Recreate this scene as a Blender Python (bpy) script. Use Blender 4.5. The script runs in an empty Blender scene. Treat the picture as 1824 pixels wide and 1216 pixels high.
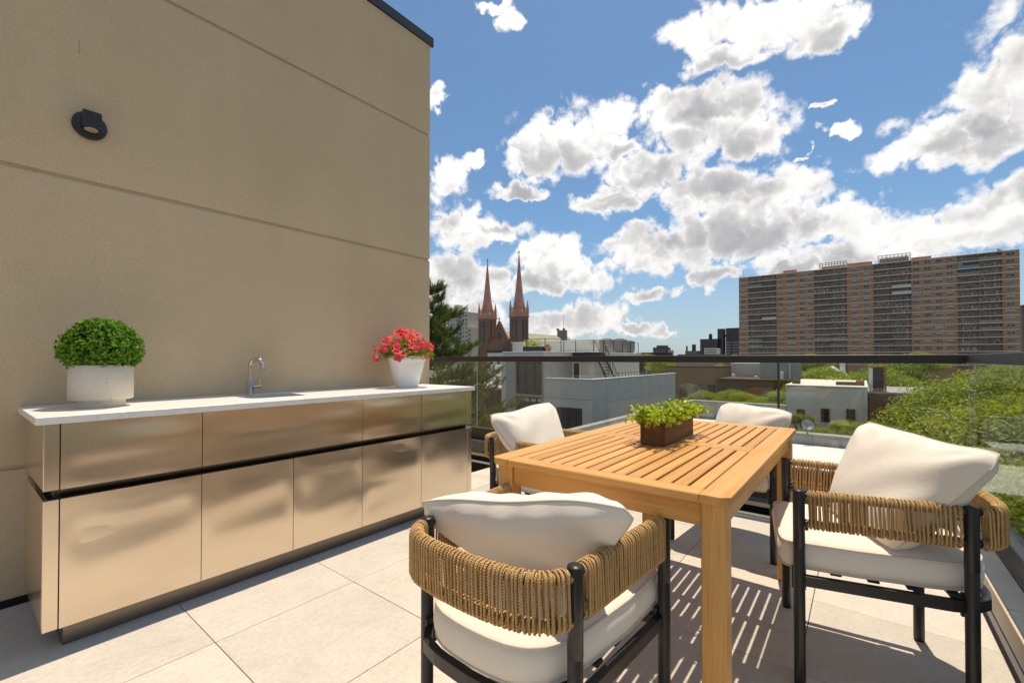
import bpy, bmesh, math, random
import numpy as np
from mathutils import Vector, Matrix
rnd = random.Random(7)
sc = bpy.context.scene
COL = sc.collection
R = math.radians

# ------------------------------------------------------------------ camera
cam = bpy.data.cameras.new('camera')
cam.lens = 15.661; cam.sensor_width = 36.0; cam.shift_y = 0.01188
cam.clip_start = 0.05; cam.clip_end = 6000
co = bpy.data.objects.new('camera', cam); COL.objects.link(co)
co.location = (0, 0, 1.10)
co.rotation_euler = (R(90.68), 0, R(38.125 - 90))
sc.camera = co

# ------------------------------------------------------------------ light
SUN = Vector((0.245, 0.05, 0.97)).normalized()
SUN_EL = math.asin(SUN.z); SUN_AZ = math.atan2(SUN.x, SUN.y)
sl = bpy.data.lights.new('sun', 'SUN'); sl.energy = 3.6; sl.angle = R(0.5); sl.color = (1.0, 0.875, 0.685)
so = bpy.data.objects.new('sun', sl); COL.objects.link(so)
so.rotation_euler = SUN.to_track_quat('Z', 'Y').to_euler(); so.location = (5, 2, 30)

vs = sc.view_settings
vs.view_transform = 'Standard'; vs.look = 'None'; vs.gamma = 1.0; vs.exposure = 0.42; vs.use_curve_mapping = False
sc.cycles.use_denoising = True
try:
    sc.cycles.denoiser = 'OPENIMAGEDENOISE'; sc.cycles.denoising_prefilter = 'ACCURATE'
except Exception:
    pass
sc.cycles.max_bounces = 8; sc.cycles.diffuse_bounces = 4; sc.cycles.glossy_bounces = 4
sc.cycles.transparent_max_bounces = 24; sc.cycles.sample_clamp_indirect = 6.0
sc.cycles.caustics_reflective = False; sc.cycles.caustics_refractive = False


class NT:
    """small helper for building node trees"""
    def __init__(self, tree): self.t = tree; self.n = tree.nodes; self.l = tree.links
    def node(self, typ, **kw):
        n = self.n.new(typ)
        for k, v in kw.items(): setattr(n, k, v)
        return n
    def link(self, a, b): self.l.new(a, b)
    def put(self, sock, v):
        if isinstance(v, bpy.types.NodeSocket): self.l.new(v, sock)
        else: sock.default_value = v
    def math(self, op, a, b=None, c=None, clamp=False):
        n = self.node('ShaderNodeMath', operation=op, use_clamp=clamp)
        for i, v in enumerate((a, b, c)):
            if v is not None: self.put(n.inputs[i], v)
        return n.outputs[0]
    def vmath(self, op, a, b=None, c=None, out=0):
        n = self.node('ShaderNodeVectorMath', operation=op)
        for i, v in enumerate((a, b, c)):
            if v is not None: self.put(n.inputs[i], v)
        return n.outputs[out]
    def noise(self, vec, scale, detail=4, rough=0.5, dist=0.0, out='Fac'):
        n = self.node('ShaderNodeTexNoise')
        if vec is not None: self.link(vec, n.inputs['Vector'])
        n.inputs['Scale'].default_value = scale; n.inputs['Detail'].default_value = detail
        n.inputs['Roughness'].default_value = rough; n.inputs['Distortion'].default_value = dist
        return n.outputs[out]
    def voro(self, vec, scale, smooth=0.3):
        n = self.node('ShaderNodeTexVoronoi', feature='SMOOTH_F1')
        self.link(vec, n.inputs['Vector']); n.inputs['Scale'].default_value = scale
        n.inputs['Smoothness'].default_value = smooth
        return n.outputs['Distance']
    def mixc(self, f, a, b, blend='MIX'):
        n = self.node('ShaderNodeMix', data_type='RGBA', blend_type=blend)
        self.put(n.inputs[0], f); self.put(n.inputs[6], a); self.put(n.inputs[7], b)
        return n.outputs[2]
    def ramp(self, f, stops):
        n = self.node('ShaderNodeValToRGB'); e = n.color_ramp.elements
        while len(e) < len(stops): e.new(0.5)
        for i, (p, c) in enumerate(stops):
            e[i].position = p; e[i].color = c if len(c) == 4 else (*c, 1)
        self.put(n.inputs[0], f)
        return n.outputs[0]
    def maprange(self, v, a, b, c=0.0, d=1.0, smooth=False):
        n = self.node('ShaderNodeMapRange', interpolation_type='SMOOTHSTEP' if smooth else 'LINEAR')
        self.put(n.inputs[0], v)
        for i, x in enumerate((a, b, c, d)): self.put(n.inputs[1 + i], x)
        return n.outputs[0]

# ------------------------------------------------------------------ world: sky with cumulus
W = bpy.data.worlds.new('World'); sc.world = W; W.use_nodes = True
SKY_STRENGTH = 0.10
CB0, CB1 = 0.06, 0.42
SKYTINT = (0.70, 0.85, 0.90)
def build_world():
    t = W.node_tree; t.nodes.clear(); g = NT(t)
    out = g.node('ShaderNodeOutputWorld'); bg = g.node('ShaderNodeBackground')
    bg.inputs['Strength'].default_value = SKY_STRENGTH
    g.link(bg.outputs[0], out.inputs[0])
    sky = g.node('ShaderNodeTexSky', sky_type='NISHITA'); sky.sun_disc = False
    sky.sun_elevation = SUN_EL; sky.sun_rotation = SUN_AZ
    sky.altitude = 20; sky.air_density = 1.0; sky.dust_density = 0.7; sky.ozone_density = 2.2
    tc = g.node('ShaderNodeTexCoord'); d = tc.outputs['Generated']
    # bearing (degrees, clockwise from the view down the terrace) and elevation (degrees)
    sx = g.node('ShaderNodeSeparateXYZ'); g.link(d, sx.inputs[0])
    rot = R(38.125)
    fx = g.math('ADD', g.math('MULTIPLY', sx.outputs[0], math.cos(rot)), g.math('MULTIPLY', sx.outputs[1], math.sin(rot)))
    rx = g.math('SUBTRACT', g.math('MULTIPLY', sx.outputs[0], math.sin(rot)), g.math('MULTIPLY', sx.outputs[1], math.cos(rot)))
    az = g.math('MULTIPLY', g.math('ARCTAN2', rx, fx), 57.2958)
    el = g.math('MULTIPLY', g.math('ARCSINE', sx.outputs[2]), 57.2958)
    cx = g.node('ShaderNodeCombineXYZ'); g.link(az, cx.inputs[0]); g.link(el, cx.inputs[1])
    P0 = cx.outputs[0]
    # warp the outline of the clouds at three sizes
    def warp(scale, detail, amp, amp_y):
        c = g.noise(d, scale, detail, 0.55, out='Color')
        return g.vmath('MULTIPLY', g.vmath('SUBTRACT', c, (0.5, 0.5, 0.5)), (amp, amp_y, 0.0))
    P = g.vmath('ADD', P0, warp(8.0, 2, 5.0, 3.5))
    P = g.vmath('ADD', P, warp(24.0, 4, 4.6, 3.6))
    CL = CLOUDS
    # field of cloud bodies as a node group: smooth union of ellipses with flattened bases
    grp = bpy.data.node_groups.new('cloud_bodies', 'ShaderNodeTree')
    grp.interface.new_socket('P', in_out='INPUT', socket_type='NodeSocketVector')
    grp.interface.new_socket('F', in_out='OUTPUT', socket_type='NodeSocketFloat')
    q = NT(grp); gi = q.node('NodeGroupInput'); go = q.node('NodeGroupOutput')
    acc = None
    for (a, e, ra, re) in CL:
        ra, re = ra * 1.08, re * 1.12
        v = q.vmath('MULTIPLY_ADD', gi.outputs[0], (1 / ra, 1 / re, 0.0), (-a / ra, -e / re, 0.0))
        L = q.vmath('LENGTH', v, out=1)
        if acc is None: acc = L
        else:
            n = q.node('ShaderNodeMath', operation='SMOOTH_MIN')
            q.link(acc, n.inputs[0]); q.link(L, n.inputs[1]); n.inputs[2].default_value = 0.22
            acc = n.outputs[0]
    q.link(q.math('SUBTRACT', 1.0, acc), go.inputs[0])
    def F(p):
        n = g.node('ShaderNodeGroup'); n.node_tree = grp; g.link(p, n.inputs[0]); return n.outputs[0]
    def billow(vec):
        n = g.node('ShaderNodeTexNoise', noise_type='RIDGED_MULTIFRACTAL', normalize=True); g.link(vec, n.inputs['Vector'])
        n.inputs['Scale'].default_value = 17.0; n.inputs['Detail'].default_value = 6.0; n.inputs['Roughness'].default_value = 0.60
        n.inputs['Lacunarity'].default_value = 2.15; n.inputs['Offset'].default_value = 0.9; n.inputs['Gain'].default_value = 1.3
        return g.math('SUBTRACT', 1.0, n.outputs[0])
    dw = g.vmath('ADD', d, g.vmath('MULTIPLY', g.vmath('SUBTRACT', g.noise(d, 38.0, 2, 0.6, out='Color'), (0.5, 0.5, 0.5)), (0.022, 0.022, 0.022)))
    b0 = billow(dw)
    b1 = billow(g.vmath('ADD', dw, (0.003, 0.001, 0.009)))
    f0 = F(P); f1 = F(g.vmath('ADD', P, (0.8, 4.2, 0.0)))
    D = g.math('ADD', g.math('MULTIPLY', f0, 1.25), g.math('MULTIPLY', g.math('SUBTRACT', b0, CB0), CB1))
    fine = g.noise(d, 70.0, 6, 0.62)
    D = g.math('ADD', D, g.math('MULTIPLY', g.math('SUBTRACT', fine, 0.5), 0.60))
    mask = g.maprange(D, -0.10, 0.44, smooth=True)
    # light: white crowns and rims, smooth grey where the body is deep and more cloud lies above
    depth = g.maprange(f1, -0.55, 0.62, smooth=True)
    body = g.maprange(g.math('ADD', f0, g.math('MULTIPLY', g.math('SUBTRACT', b0, 0.3), 0.32)), -0.08, 0.80, smooth=True)
    relief = g.math('MULTIPLY', g.math('SUBTRACT', b0, b1), 0.36)
    soft = g.math('MULTIPLY', g.math('SUBTRACT', g.noise(d, 30.0, 5, 0.55), 0.5), 0.5)
    sh = g.math('SUBTRACT', 1.03, g.math('MULTIPLY', g.math('MULTIPLY', depth, body), 0.98))
    sh = g.math('ADD', g.math('ADD', sh, relief), g.math('MULTIPLY', soft, body), clamp=True)
    k = 1.0 / SKY_STRENGTH
    ccol = g.ramp(sh, [(0.0, tuple(c * 1 for c in (0.43, 0.435, 0.46))), (0.45, (0.62, 0.61, 0.61)), (0.8, (0.90, 0.88, 0.86)), (1.0, (1.0, 0.985, 0.95))])
    ccol = g.vmath('SCALE', ccol); 
    t.nodes[-1].inputs[3].default_value = k * 0.80
    # thin pale air low over the skyline
    air = g.maprange(el, 0.0, 15.0, 0.55, 0.0)
    skyc = g.vmath('MULTIPLY', sky.outputs[0], SKYTINT)
    skyc = g.mixc(air, skyc, (0.37 * k, 0.42 * k, 0.50 * k, 1))
    mask = g.math('MULTIPLY', mask, g.maprange(el, 0.5, 3.0))
    ccol = g.mixc(g.maprange(el, 2.0, 14.0, 0.35, 0.0), ccol, (0.58 * k, 0.56 * k, 0.55 * k, 1))
    g.link(g.mixc(mask, skyc, ccol), bg.inputs['Color'])
    W.cycles.sampling_method = 'MANUAL'; W.cycles.sample_map_resolution = 512
# cloud bodies: bearing, elevation, half width, half height (degrees)
CLOUDS = [
    (31.82, 33.35, 7.37, 1.96),
    (24.47, 34.05, 5.12, 1.83),
    (25.65, 31.45, 5.02, 1.20),
    (35.83, 30.83, 2.87, 1.53),
    (47.10, 22.06, 3.72, 2.56),
    (42.70, 19.45, 3.34, 1.81),
    (49.06, 22.95, 2.50, 2.23),
    (46.39, 19.24, 3.81, 2.01),
    (52.25, 19.63, 3.56, 3.56),
    (7.08, 26.08, 6.76, 3.51),
    (2.76, 24.74, 3.62, 2.71),
    (12.03, 27.74, 3.82, 1.85),
    (23.81, 26.20, 7.28, 3.33),
    (27.92, 23.82, 3.97, 2.05),
    (19.10, 28.30, 3.24, 1.77),
    (16.77, 21.45, 5.64, 2.72),
    (23.77, 18.81, 6.67, 2.27),
    (29.00, 17.74, 6.65, 2.77),
    (12.69, 19.14, 3.79, 1.27),
    (13.74, 24.72, 1.92, 1.05),
    (26.13, 13.96, 9.32, 3.37),
    (17.73, 13.48, 5.90, 2.75),
    (34.24, 14.60, 4.96, 2.36),
    (38.01, 13.67, 2.25, 1.73),
    (41.83, 11.40, 3.83, 2.49),
    (46.32, 12.03, 3.29, 2.64),
    (49.27, 12.30, 2.47, 2.71),
    (37.53, 10.17, 5.02, 1.56),
    (33.20, 9.66, 3.04, 0.94),
    (52.97, 10.32, 3.17, 3.38),
    (-8.07, 22.42, 2.98, 2.59),
    (-4.85, 23.78, 1.58, 1.10),
    (1.67, 20.60, 3.76, 0.83),
    (-9.65, 29.59, 1.13, 0.98),
    (-5.92, 15.94, 5.01, 2.54),
    (-1.59, 15.81, 3.25, 1.48),
    (-8.05, 9.87, 4.60, 2.92),
    (-2.31, 9.25, 2.53, 2.54),
    (-10.51, 6.66, 4.53, 3.37),
    (-4.47, 5.68, 3.95, 2.71),
    (4.91, 12.84, 4.45, 2.75),
    (9.18, 10.53, 3.17, 2.21),
    (3.47, 9.94, 3.96, 1.54),
    (10.58, 5.11, 5.23, 2.40),
    (5.26, 4.24, 4.65, 1.58),
    (15.37, 3.62, 3.02, 0.90),
    (18.67, 3.49, 1.69, 0.55),
    (17.05, 7.98, 3.04, 0.95),
    (24.33, 9.41, 3.00, 1.41),
    (-2.69, 38.41, 1.74, 0.54),
    (-0.44, 37.06, 1.60, 0.84),
    (36.33, 22.18, 1.60, 0.60),
    (34.56, 24.64, 0.64, 0.40),
    (33.38, 20.80, 0.66, 0.37),
    (-21.58, 24.64, 5.02, 2.80),
    (-23.98, 12.32, 7.24, 3.79),
    (-37.70, 7.91, 5.45, 3.37),
    (-19.07, 33.88, 3.90, 1.43),
]
# the rest of the sky carries the same kind of clouds
cr = random.Random(11)
for i in range(26):
    a = cr.choice((-1, 1)) * cr.uniform(66, 178); e = cr.uniform(6, 55); s = cr.uniform(5, 11)
    CLOUDS.append((a, e, s * 1.6, s * 0.8))
for i in range(4):
    CLOUDS.append((cr.uniform(-45, 45), cr.uniform(52, 70), cr.uniform(8, 14), cr.uniform(4, 6)))
build_world()

# ------------------------------------------------------------------ materials
MATS = {}
def principled(name):
    m = bpy.data.materials.new(name); m.use_nodes = True
    g = NT(m.node_tree); b = m.node_tree.nodes['Principled BSDF']
    MATS[name] = m
    return m, g, b
def simple(name, col, rough=0.6, metal=0.0, var=0.08, scale=6.0, bump=0.0, bscale=80.0, spec=0.5, objvar=0.0):
    """colour with soft uneven tone, fine relief and per-object variation"""
    m, g, b = principled(name)
    tc = g.node('ShaderNodeTexCoord'); v = tc.outputs['Object']
    n = g.noise(v, scale, 6, 0.6)
    f = g.maprange(n, 0.25, 0.75, 1 - var, 1 + var)
    if objvar:
        oi = g.node('ShaderNodeObjectInfo')
        f = g.math('MULTIPLY', f, g.maprange(oi.outputs['Random'], 0, 1, 1 - objvar, 1 + objvar))
    c = g.vmath('SCALE', col + (0,) if False else col); g.put(m.node_tree.nodes[-1].inputs[3], f)
    g.link(c, b.inputs['Base Color'])
    b.inputs['Roughness'].default_value = rough; b.inputs['Metallic'].default_value = metal
    b.inputs['Specular IOR Level'].default_value = spec
    if bump:
        bn = g.node('ShaderNodeBump'); bn.inputs['Strength'].default_value = bump; bn.inputs['Distance'].default_value = 0.01
        g.link(g.noise(v, bscale, 5, 0.6), bn.inputs['Height']); g.link(bn.outputs[0], b.inputs['Normal'])
    return m
def objcoord(g, scale=(1, 1, 1), rnd_off=True):
    tc = g.node('ShaderNodeTexCoord'); v = tc.outputs['Object']
    if rnd_off:
        oi = g.node('ShaderNodeObjectInfo')
        v = g.vmath('ADD', v, g.vmath('SCALE', (7.3, 3.1, 5.7))); g.link(oi.outputs['Random'], v.node.inputs[1].links[0].from_node.inputs[3])
    return g.vmath('MULTIPLY', v, scale)

# stucco
m, g, b = principled('stucco')
v = objcoord(g, rnd_off=False)
big = g.noise(v, 1.3, 5, 0.6); fine = g.noise(v, 95, 4, 0.8); mid = g.noise(v, 9, 6, 0.7)
c = g.ramp(g.math('ADD', g.math('MULTIPLY', big, 0.7), g.math('MULTIPLY', mid, 0.3)), [(0.3, (0.56, 0.43, 0.275)), (0.5, (0.635, 0.49, 0.32)), (0.7, (0.70, 0.545, 0.36))])
st = g.noise(g.vmath('MULTIPLY', v, (2.2, 2.2, 0.35)), 1.6, 6, 0.65, 0.5)
c = g.mixc(g.maprange(st, 0.48, 0.72, 0, 0.22), c, (0.44, 0.335, 0.215, 1))
c = g.mixc(0.40, c, g.ramp(fine, [(0.3, (0.41, 0.305, 0.19)), (0.7, (0.80, 0.625, 0.40))]))
g.link(c, b.inputs['Base Color']); b.inputs['Roughness'].default_value = 0.95; b.inputs['Specular IOR Level'].default_value = 0.1
bn = g.node('ShaderNodeBump'); bn.inputs['Strength'].default_value = 0.6; bn.inputs['Distance'].default_value = 0.004
g.link(g.math('ADD', fine, g.math('MULTIPLY', mid, 0.6)), bn.inputs['Height']); g.link(bn.outputs[0], b.inputs['Normal'])
# porcelain paver
m, g, b = principled('paver')
v = objcoord(g)
n1 = g.noise(v, 3.5, 7, 0.62, 0.6); n2 = g.noise(v, 60, 5, 0.7); n3 = g.noise(g.vmath('MULTIPLY', v, (1, 5, 1)), 9, 6, 0.7, 1.0)
c = g.ramp(n1, [(0.3, (0.525, 0.472, 0.405)), (0.55, (0.60, 0.545, 0.475)), (0.75, (0.64, 0.585, 0.51))])
c = g.mixc(0.28, c, g.ramp(n2, [(0.35, (0.40, 0.365, 0.325)), (0.6, (0.68, 0.63, 0.57))]))
c = g.mixc(g.maprange(n3, 0.5, 0.75, 0, 0.35), c, (0.45, 0.40, 0.355, 1))
sp_ = g.noise(v, 5.5, 3, 0.5, 0.4)
c = g.mixc(g.maprange(sp_, 0.66, 0.78, 0, 0.20), c, (0.40, 0.345, 0.28, 1))
oi = g.node('ShaderNodeObjectInfo')
c = g.mixc(1.0, c, g.ramp(oi.outputs['Random'], [(0, (0.90, 0.905, 0.91)), (0.5, (0.98, 0.98, 0.98)), (1, (1.03, 1.025, 1.015))]), 'MULTIPLY')
g.link(c, b.inputs['Base Color']); b.inputs['Roughness'].default_value = 0.62; b.inputs['Specular IOR Level'].default_value = 0.3
bn = g.node('ShaderNodeBump'); bn.inputs['Strength'].default_value = 0.25; bn.inputs['Distance'].default_value = 0.002
g.link(n2, bn.inputs['Height']); g.link(bn.outputs[0], b.inputs['Normal'])
# brushed steel
def steel(name, col, rough, vert=True):
    m, g, b = principled(name)
    v = objcoord(g, (420, 420, 1.2) if vert else (1.2, 420, 420))
    n = g.noise(v, 1.0, 4, 0.6)
    w = g.noise(objcoord(g), 3.0, 3, 0.5)
    spk = g.noise(objcoord(g), 75, 2, 0.5)
    c = g.mixc(g.maprange(n, 0.3, 0.7), tuple(x * 0.965 for x in col) + (1,), tuple(min(1, x * 1.02) for x in col) + (1,))
    c = g.mixc(g.maprange(spk, 0.74, 0.78, 0, 0.35), c, (0.2, 0.17, 0.13, 1))
    g.link(c, b.inputs['Base Color']); b.inputs['Metallic'].default_value = 1.0
    g.link(g.math('ADD', g.maprange(n, 0.3, 0.7, rough - 0.015, rough + 0.02), g.math('MULTIPLY', w, 0.05)), b.inputs['Roughness'])
    b.inputs['Anisotropic'].default_value = 0.72
steel('steel', (0.77, 0.65, 0.515), 0.215)
steel('chrome', (0.66, 0.60, 0.53), 0.24)
simple('steel_dark', (0.24, 0.205, 0.17), 0.35, 1.0, 0.1)
simple('recess', (0.16, 0.14, 0.12), 0.4, 0.8)
# quartz
m, g, b = principled('quartz')
v = objcoord(g); n = g.noise(v, 5, 8, 0.65, 1.6)
c = g.ramp(n, [(0.0, (0.80, 0.775, 0.74)), (0.47, (0.80, 0.775, 0.74)), (0.50, (0.70, 0.675, 0.64)), (0.53, (0.80, 0.775, 0.745)), (1, (0.82, 0.795, 0.765))])
g.link(c, b.inputs['Base Color']); b.inputs['Roughness'].default_value = 0.35
# wood
def wood(name, c0, c1, c2, axis=0, rough=0.45, scale=1.0):
    m, g, b = principled(name)
    s = [26 * scale, 26 * scale, 26 * scale]; s[axis] = 1.4 * scale
    v = objcoord(g, tuple(s))
    n = g.noise(v, 1.0, 6, 0.62, 0.8)
    s2 = [150 * scale] * 3; s2[axis] = 5 * scale
    n2 = g.noise(objcoord(g, tuple(s2)), 1.0, 3, 0.6)
    c = g.ramp(n, [(0.3, c0), (0.5, c1), (0.7, c2)])
    c = g.mixc(g.maprange(n2, 0.55, 0.7, 0, 0.35), c, tuple(x * 0.55 for x in c0) + (1,))
    oi = g.node('ShaderNodeObjectInfo')
    c = g.mixc(1.0, c, g.ramp(oi.outputs['Random'], [(0, (0.86, 0.83, 0.80)), (0.5, (1, 1, 1)), (1, (1.10, 1.08, 1.03))]), 'MULTIPLY')
    g.link(c, b.inputs['Base Color']); b.inputs['Roughness'].default_value = rough; b.inputs['Specular IOR Level'].default_value = 0.35
    bn = g.node('ShaderNodeBump'); bn.inputs['Strength'].default_value = 0.15; bn.inputs['Distance'].default_value = 0.001
    g.link(n2, bn.inputs['Height']); g.link(bn.outputs[0], b.inputs['Normal'])
T0, T1, T2 = (0.52, 0.245, 0.064), (0.62, 0.318, 0.092), (0.69, 0.385, 0.128)
wood('teak_x', T0, T1, T2, 0); wood('teak_y', T0, T1, T2, 1); wood('teak_z', T0, T1, T2, 2)
wood('crate_wood', (0.07, 0.036, 0.018), (0.12, 0.062, 0.030), (0.18, 0.095, 0.048), 0, 0.7, 0.8)
# fabric
m, g, b = principled('fabric')
tc = g.node('ShaderNodeTexCoord'); v = tc.outputs['Object']
wv = g.noise(v, 330, 2, 0.7); n = g.noise(v, 6, 4, 0.6)
c = g.mixc(g.maprange(wv, 0.3, 0.7), (0.78, 0.705, 0.605, 1), (0.83, 0.76, 0.665, 1))
c = g.mixc(g.maprange(n, 0.35, 0.7, 0, 0.12), c, (0.77, 0.69, 0.59, 1))
g.link(c, b.inputs['Base Color']); b.inputs['Roughness'].default_value = 0.95; b.inputs['Specular IOR Level'].default_value = 0.1
b.inputs['Sheen Weight'].default_value = 0.15
bn = g.node('ShaderNodeBump'); bn.inputs['Strength'].default_value = 0.3; bn.inputs['Distance'].default_value = 0.0015
n5 = g.math('ADD', g.noise(v, 13, 4, 0.55, 1.2), g.math('MULTIPLY', g.noise(g.vmath('MULTIPLY', v, (1, 1, 2.5)), 30, 3, 0.5, 1.5), 0.35))
g.link(g.math('ADD', g.math('MULTIPLY', wv, 0.5), g.math('MULTIPLY', n5, 3.2)), bn.inputs['Height']); g.link(bn.outputs[0], b.inputs['Normal'])
simple('piping', (0.66, 0.58, 0.49), 0.9, 0, 0.05, 40, spec=0.1)
# rope
m, g, b = principled('rope')
tc = g.node('ShaderNodeTexCoord'); v = tc.outputs['Object']
w = g.node('ShaderNodeTexWave', wave_type='BANDS', bands_direction='DIAGONAL'); g.link(v, w.inputs['Vector'])
w.inputs['Scale'].default_value = 95; w.inputs['Distortion'].default_value = 1.5; w.inputs['Detail'].default_value = 1
n = g.noise(v, 60, 4, 0.6); oi = g.node('ShaderNodeObjectInfo')
c = g.ramp(w.outputs['Fac'], [(0.0, (0.45, 0.27, 0.10)), (0.5, (0.64, 0.41, 0.175)), (1.0, (0.73, 0.50, 0.24))])
c = g.mixc(g.maprange(n, 0.4, 0.75, 0, 0.4), c, (0.38, 0.215, 0.08, 1))
c = g.mixc(1.0, c, g.ramp(oi.outputs['Random'], [(0, (0.86, 0.85, 0.83)), (1, (1.1, 1.08, 1.05))]), 'MULTIPLY')
g.link(c, b.inputs['Base Color']); b.inputs['Roughness'].default_value = 0.75; b.inputs['Specular IOR Level'].default_value = 0.25
bn = g.node('ShaderNodeBump'); bn.inputs['Strength'].default_value = 0.7; bn.inputs['Distance'].default_value = 0.002
g.link(w.outputs['Fac'], bn.inputs['Height']); g.link(bn.outputs[0], b.inputs['Normal'])
simple('black_metal', (0.018, 0.017, 0.017), 0.38, 0.0, 0.1, 20, 0.05, 400)
simple('rail_metal', (0.020, 0.018, 0.017), 0.42, 0.0, 0.1, 8)
simple('rubber', (0.012, 0.012, 0.012), 0.8)
simple('coping', (0.012, 0.016, 0.028), 0.35, 0.0, 0.15, 3)
simple('parapet_beige', (0.55, 0.47, 0.37), 0.8, 0, 0.07, 9, 0.2, 90)
simple('parapet_grey', (0.085, 0.095, 0.11), 0.45, 0.3, 0.2, 6, 0.1, 120)
simple('strip_grey', (0.30, 0.30, 0.31), 0.5, 0.3, 0.1, 8)
simple('gutter_black', (0.014, 0.012, 0.010), 0.9, 0, 0.4, 12)
simple('subfloor', (0.03, 0.028, 0.025), 0.95)
simple('ceramic_speckle', (0.63, 0.565, 0.475), 0.75, 0, 0.05, 12)
m = MATS['ceramic_speckle']; g = NT(m.node_tree); b = m.node_tree.nodes['Principled BSDF']
tc = g.node('ShaderNodeTexCoord')
sp = g.noise(g.vmath('MULTIPLY', tc.outputs['Object'], (1, 1, 1.6)), 120, 2, 0.5)
old = b.inputs['Base Color'].links[0].from_socket
g.link(g.mixc(g.maprange(sp, 0.69, 0.73), old, (0.16, 0.12, 0.08, 1)), b.inputs['Base Color'])
simple('plastic_white', (0.80, 0.80, 0.79), 0.3, 0, 0.02)
simple('soil', (0.035, 0.024, 0.016), 0.95, 0, 0.3, 60)
simple('lens', (0.42, 0.35, 0.23), 0.25, 0, 0.3, 90)
# glass: thin, slightly grey-green sheet
m, g, b = principled('glass'); t = m.node_tree; t.nodes.remove(b)
o = t.nodes['Material Output']; tr = g.node('ShaderNodeBsdfTransparent'); tr.inputs[0].default_value = (0.925, 0.945, 0.93, 1)
gl = g.node('ShaderNodeBsdfGlossy'); gl.inputs['Roughness'].default_value = 0.006; gl.inputs[0].default_value = (1, 1, 1, 1)
lw = g.node('ShaderNodeLayerWeight'); lw.inputs[0].default_value = 0.5
frs = g.math('ADD', 0.035, g.math('MULTIPLY', g.math('POWER', lw.outputs['Facing'], 5.0), 0.32))
mx = g.node('ShaderNodeMixShader'); g.link(frs, mx.inputs[0]); g.link(tr.outputs[0], mx.inputs[1]); g.link(gl.outputs[0], mx.inputs[2])
g.link(mx.outputs[0], o.inputs[0])
simple('glass_edge', (0.42, 0.50, 0.47), 0.2, 0, 0.05)
def leafmat(name, cols, trans=0.35, rough=0.45, spec=0.4):
    m, g, b = principled(name); t = m.node_tree
    ge = g.node('ShaderNodeNewGeometry'); oi = g.node('ShaderNodeObjectInfo')
    f = g.math('FRACT', g.math('ADD', ge.outputs['Random Per Island'], 0.0))
    n = len(cols)
    c = g.ramp(f, [(i / (n - 1), x) for i, x in enumerate(cols)])
    c = g.mixc(1.0, c, g.ramp(oi.outputs['Random'], [(0, (0.85, 0.9, 0.85)), (1, (1.12, 1.06, 1.0))]), 'MULTIPLY')
    g.link(c, b.inputs['Base Color']); b.inputs['Roughness'].default_value = rough; b.inputs['Specular IOR Level'].default_value = spec
    tl = g.node('ShaderNodeBsdfTranslucent'); g.link(g.mixc(1.0, c, (1.5, 1.5, 0.7, 1), 'MULTIPLY'), tl.inputs[0])
    mx = g.node('ShaderNodeMixShader'); mx.inputs[0].default_value = trans
    g.link(b.outputs[0], mx.inputs[1]); g.link(tl.outputs[0], mx.inputs[2]); g.link(mx.outputs[0], t.nodes['Material Output'].inputs[0])
leafmat('box_leaf', [(0.045, 0.12, 0.010), (0.10, 0.23, 0.018), (0.17, 0.33, 0.03), (0.23, 0.37, 0.035)], 0.3, 0.55, 0.2)
leafmat('lime_leaf', [(0.14, 0.25, 0.015), (0.42, 0.52, 0.02), (0.60, 0.64, 0.04), (0.07, 0.17, 0.05)], 0.4, 0.4)
leafmat('petunia_leaf', [(0.10, 0.15, 0.015), (0.22, 0.28, 0.02), (0.34, 0.38, 0.04)], 0.3)
leafmat('petal', [(0.66, 0.045, 0.085), (0.74, 0.07, 0.13), (0.80, 0.14, 0.19), (0.60, 0.02, 0.035)], 0.35, 0.6, 0.2)
leafmat('pine_needle', [(0.04, 0.07, 0.012), (0.085, 0.13, 0.02), (0.16, 0.21, 0.035)], 0.15, 0.5)
leafmat('tree_leaf', [(0.13, 0.175, 0.012), (0.24, 0.29, 0.020), (0.32, 0.365, 0.030), (0.38, 0.40, 0.055)], 0.38, 0.5, 0.3)
leafmat('tree_leaf_dark', [(0.08, 0.13, 0.012), (0.16, 0.22, 0.02), (0.24, 0.29, 0.03)], 0.3, 0.5, 0.3)
simple('bark', (0.10, 0.075, 0.055), 0.9, 0, 0.3, 15, 0.4, 40)
# buildings
def brick(name, c1, c2, mortar, scale, rough=0.9):
    m, g, b = principled(name)
    tc = g.node('ShaderNodeTexCoord'); s = g.node('ShaderNodeSeparateXYZ'); g.link(tc.outputs['Object'], s.inputs[0])
    cb = g.node('ShaderNodeCombineXYZ'); g.link(g.math('ADD', s.outputs[0], s.outputs[1]), cb.inputs[0]); g.link(s.outputs[2], cb.inputs[1])
    bt = g.node('ShaderNodeTexBrick'); g.link(cb.outputs[0], bt.inputs['Vector'])
    bt.inputs['Color1'].default_value = (*c1, 1); bt.inputs['Color2'].default_value = (*c2, 1); bt.inputs['Mortar'].default_value = (*mortar, 1)
    bt.inputs['Scale'].default_value = scale; bt.inputs['Mortar Size'].default_value = 0.012; bt.inputs['Brick Width'].default_value = 0.22; bt.inputs['Row Height'].default_value = 0.075
    n = g.noise(tc.outputs['Object'], 0.25, 6, 0.65)
    c = g.mixc(1.0, bt.outputs['Color'], g.ramp(n, [(0.3, (0.8, 0.8, 0.8)), (0.7, (1.15, 1.12, 1.1))]), 'MULTIPLY')
    g.link(c, b.inputs['Base Color']); b.inputs['Roughness'].default_value = rough; b.inputs['Specular IOR Level'].default_value = 0.2
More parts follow.
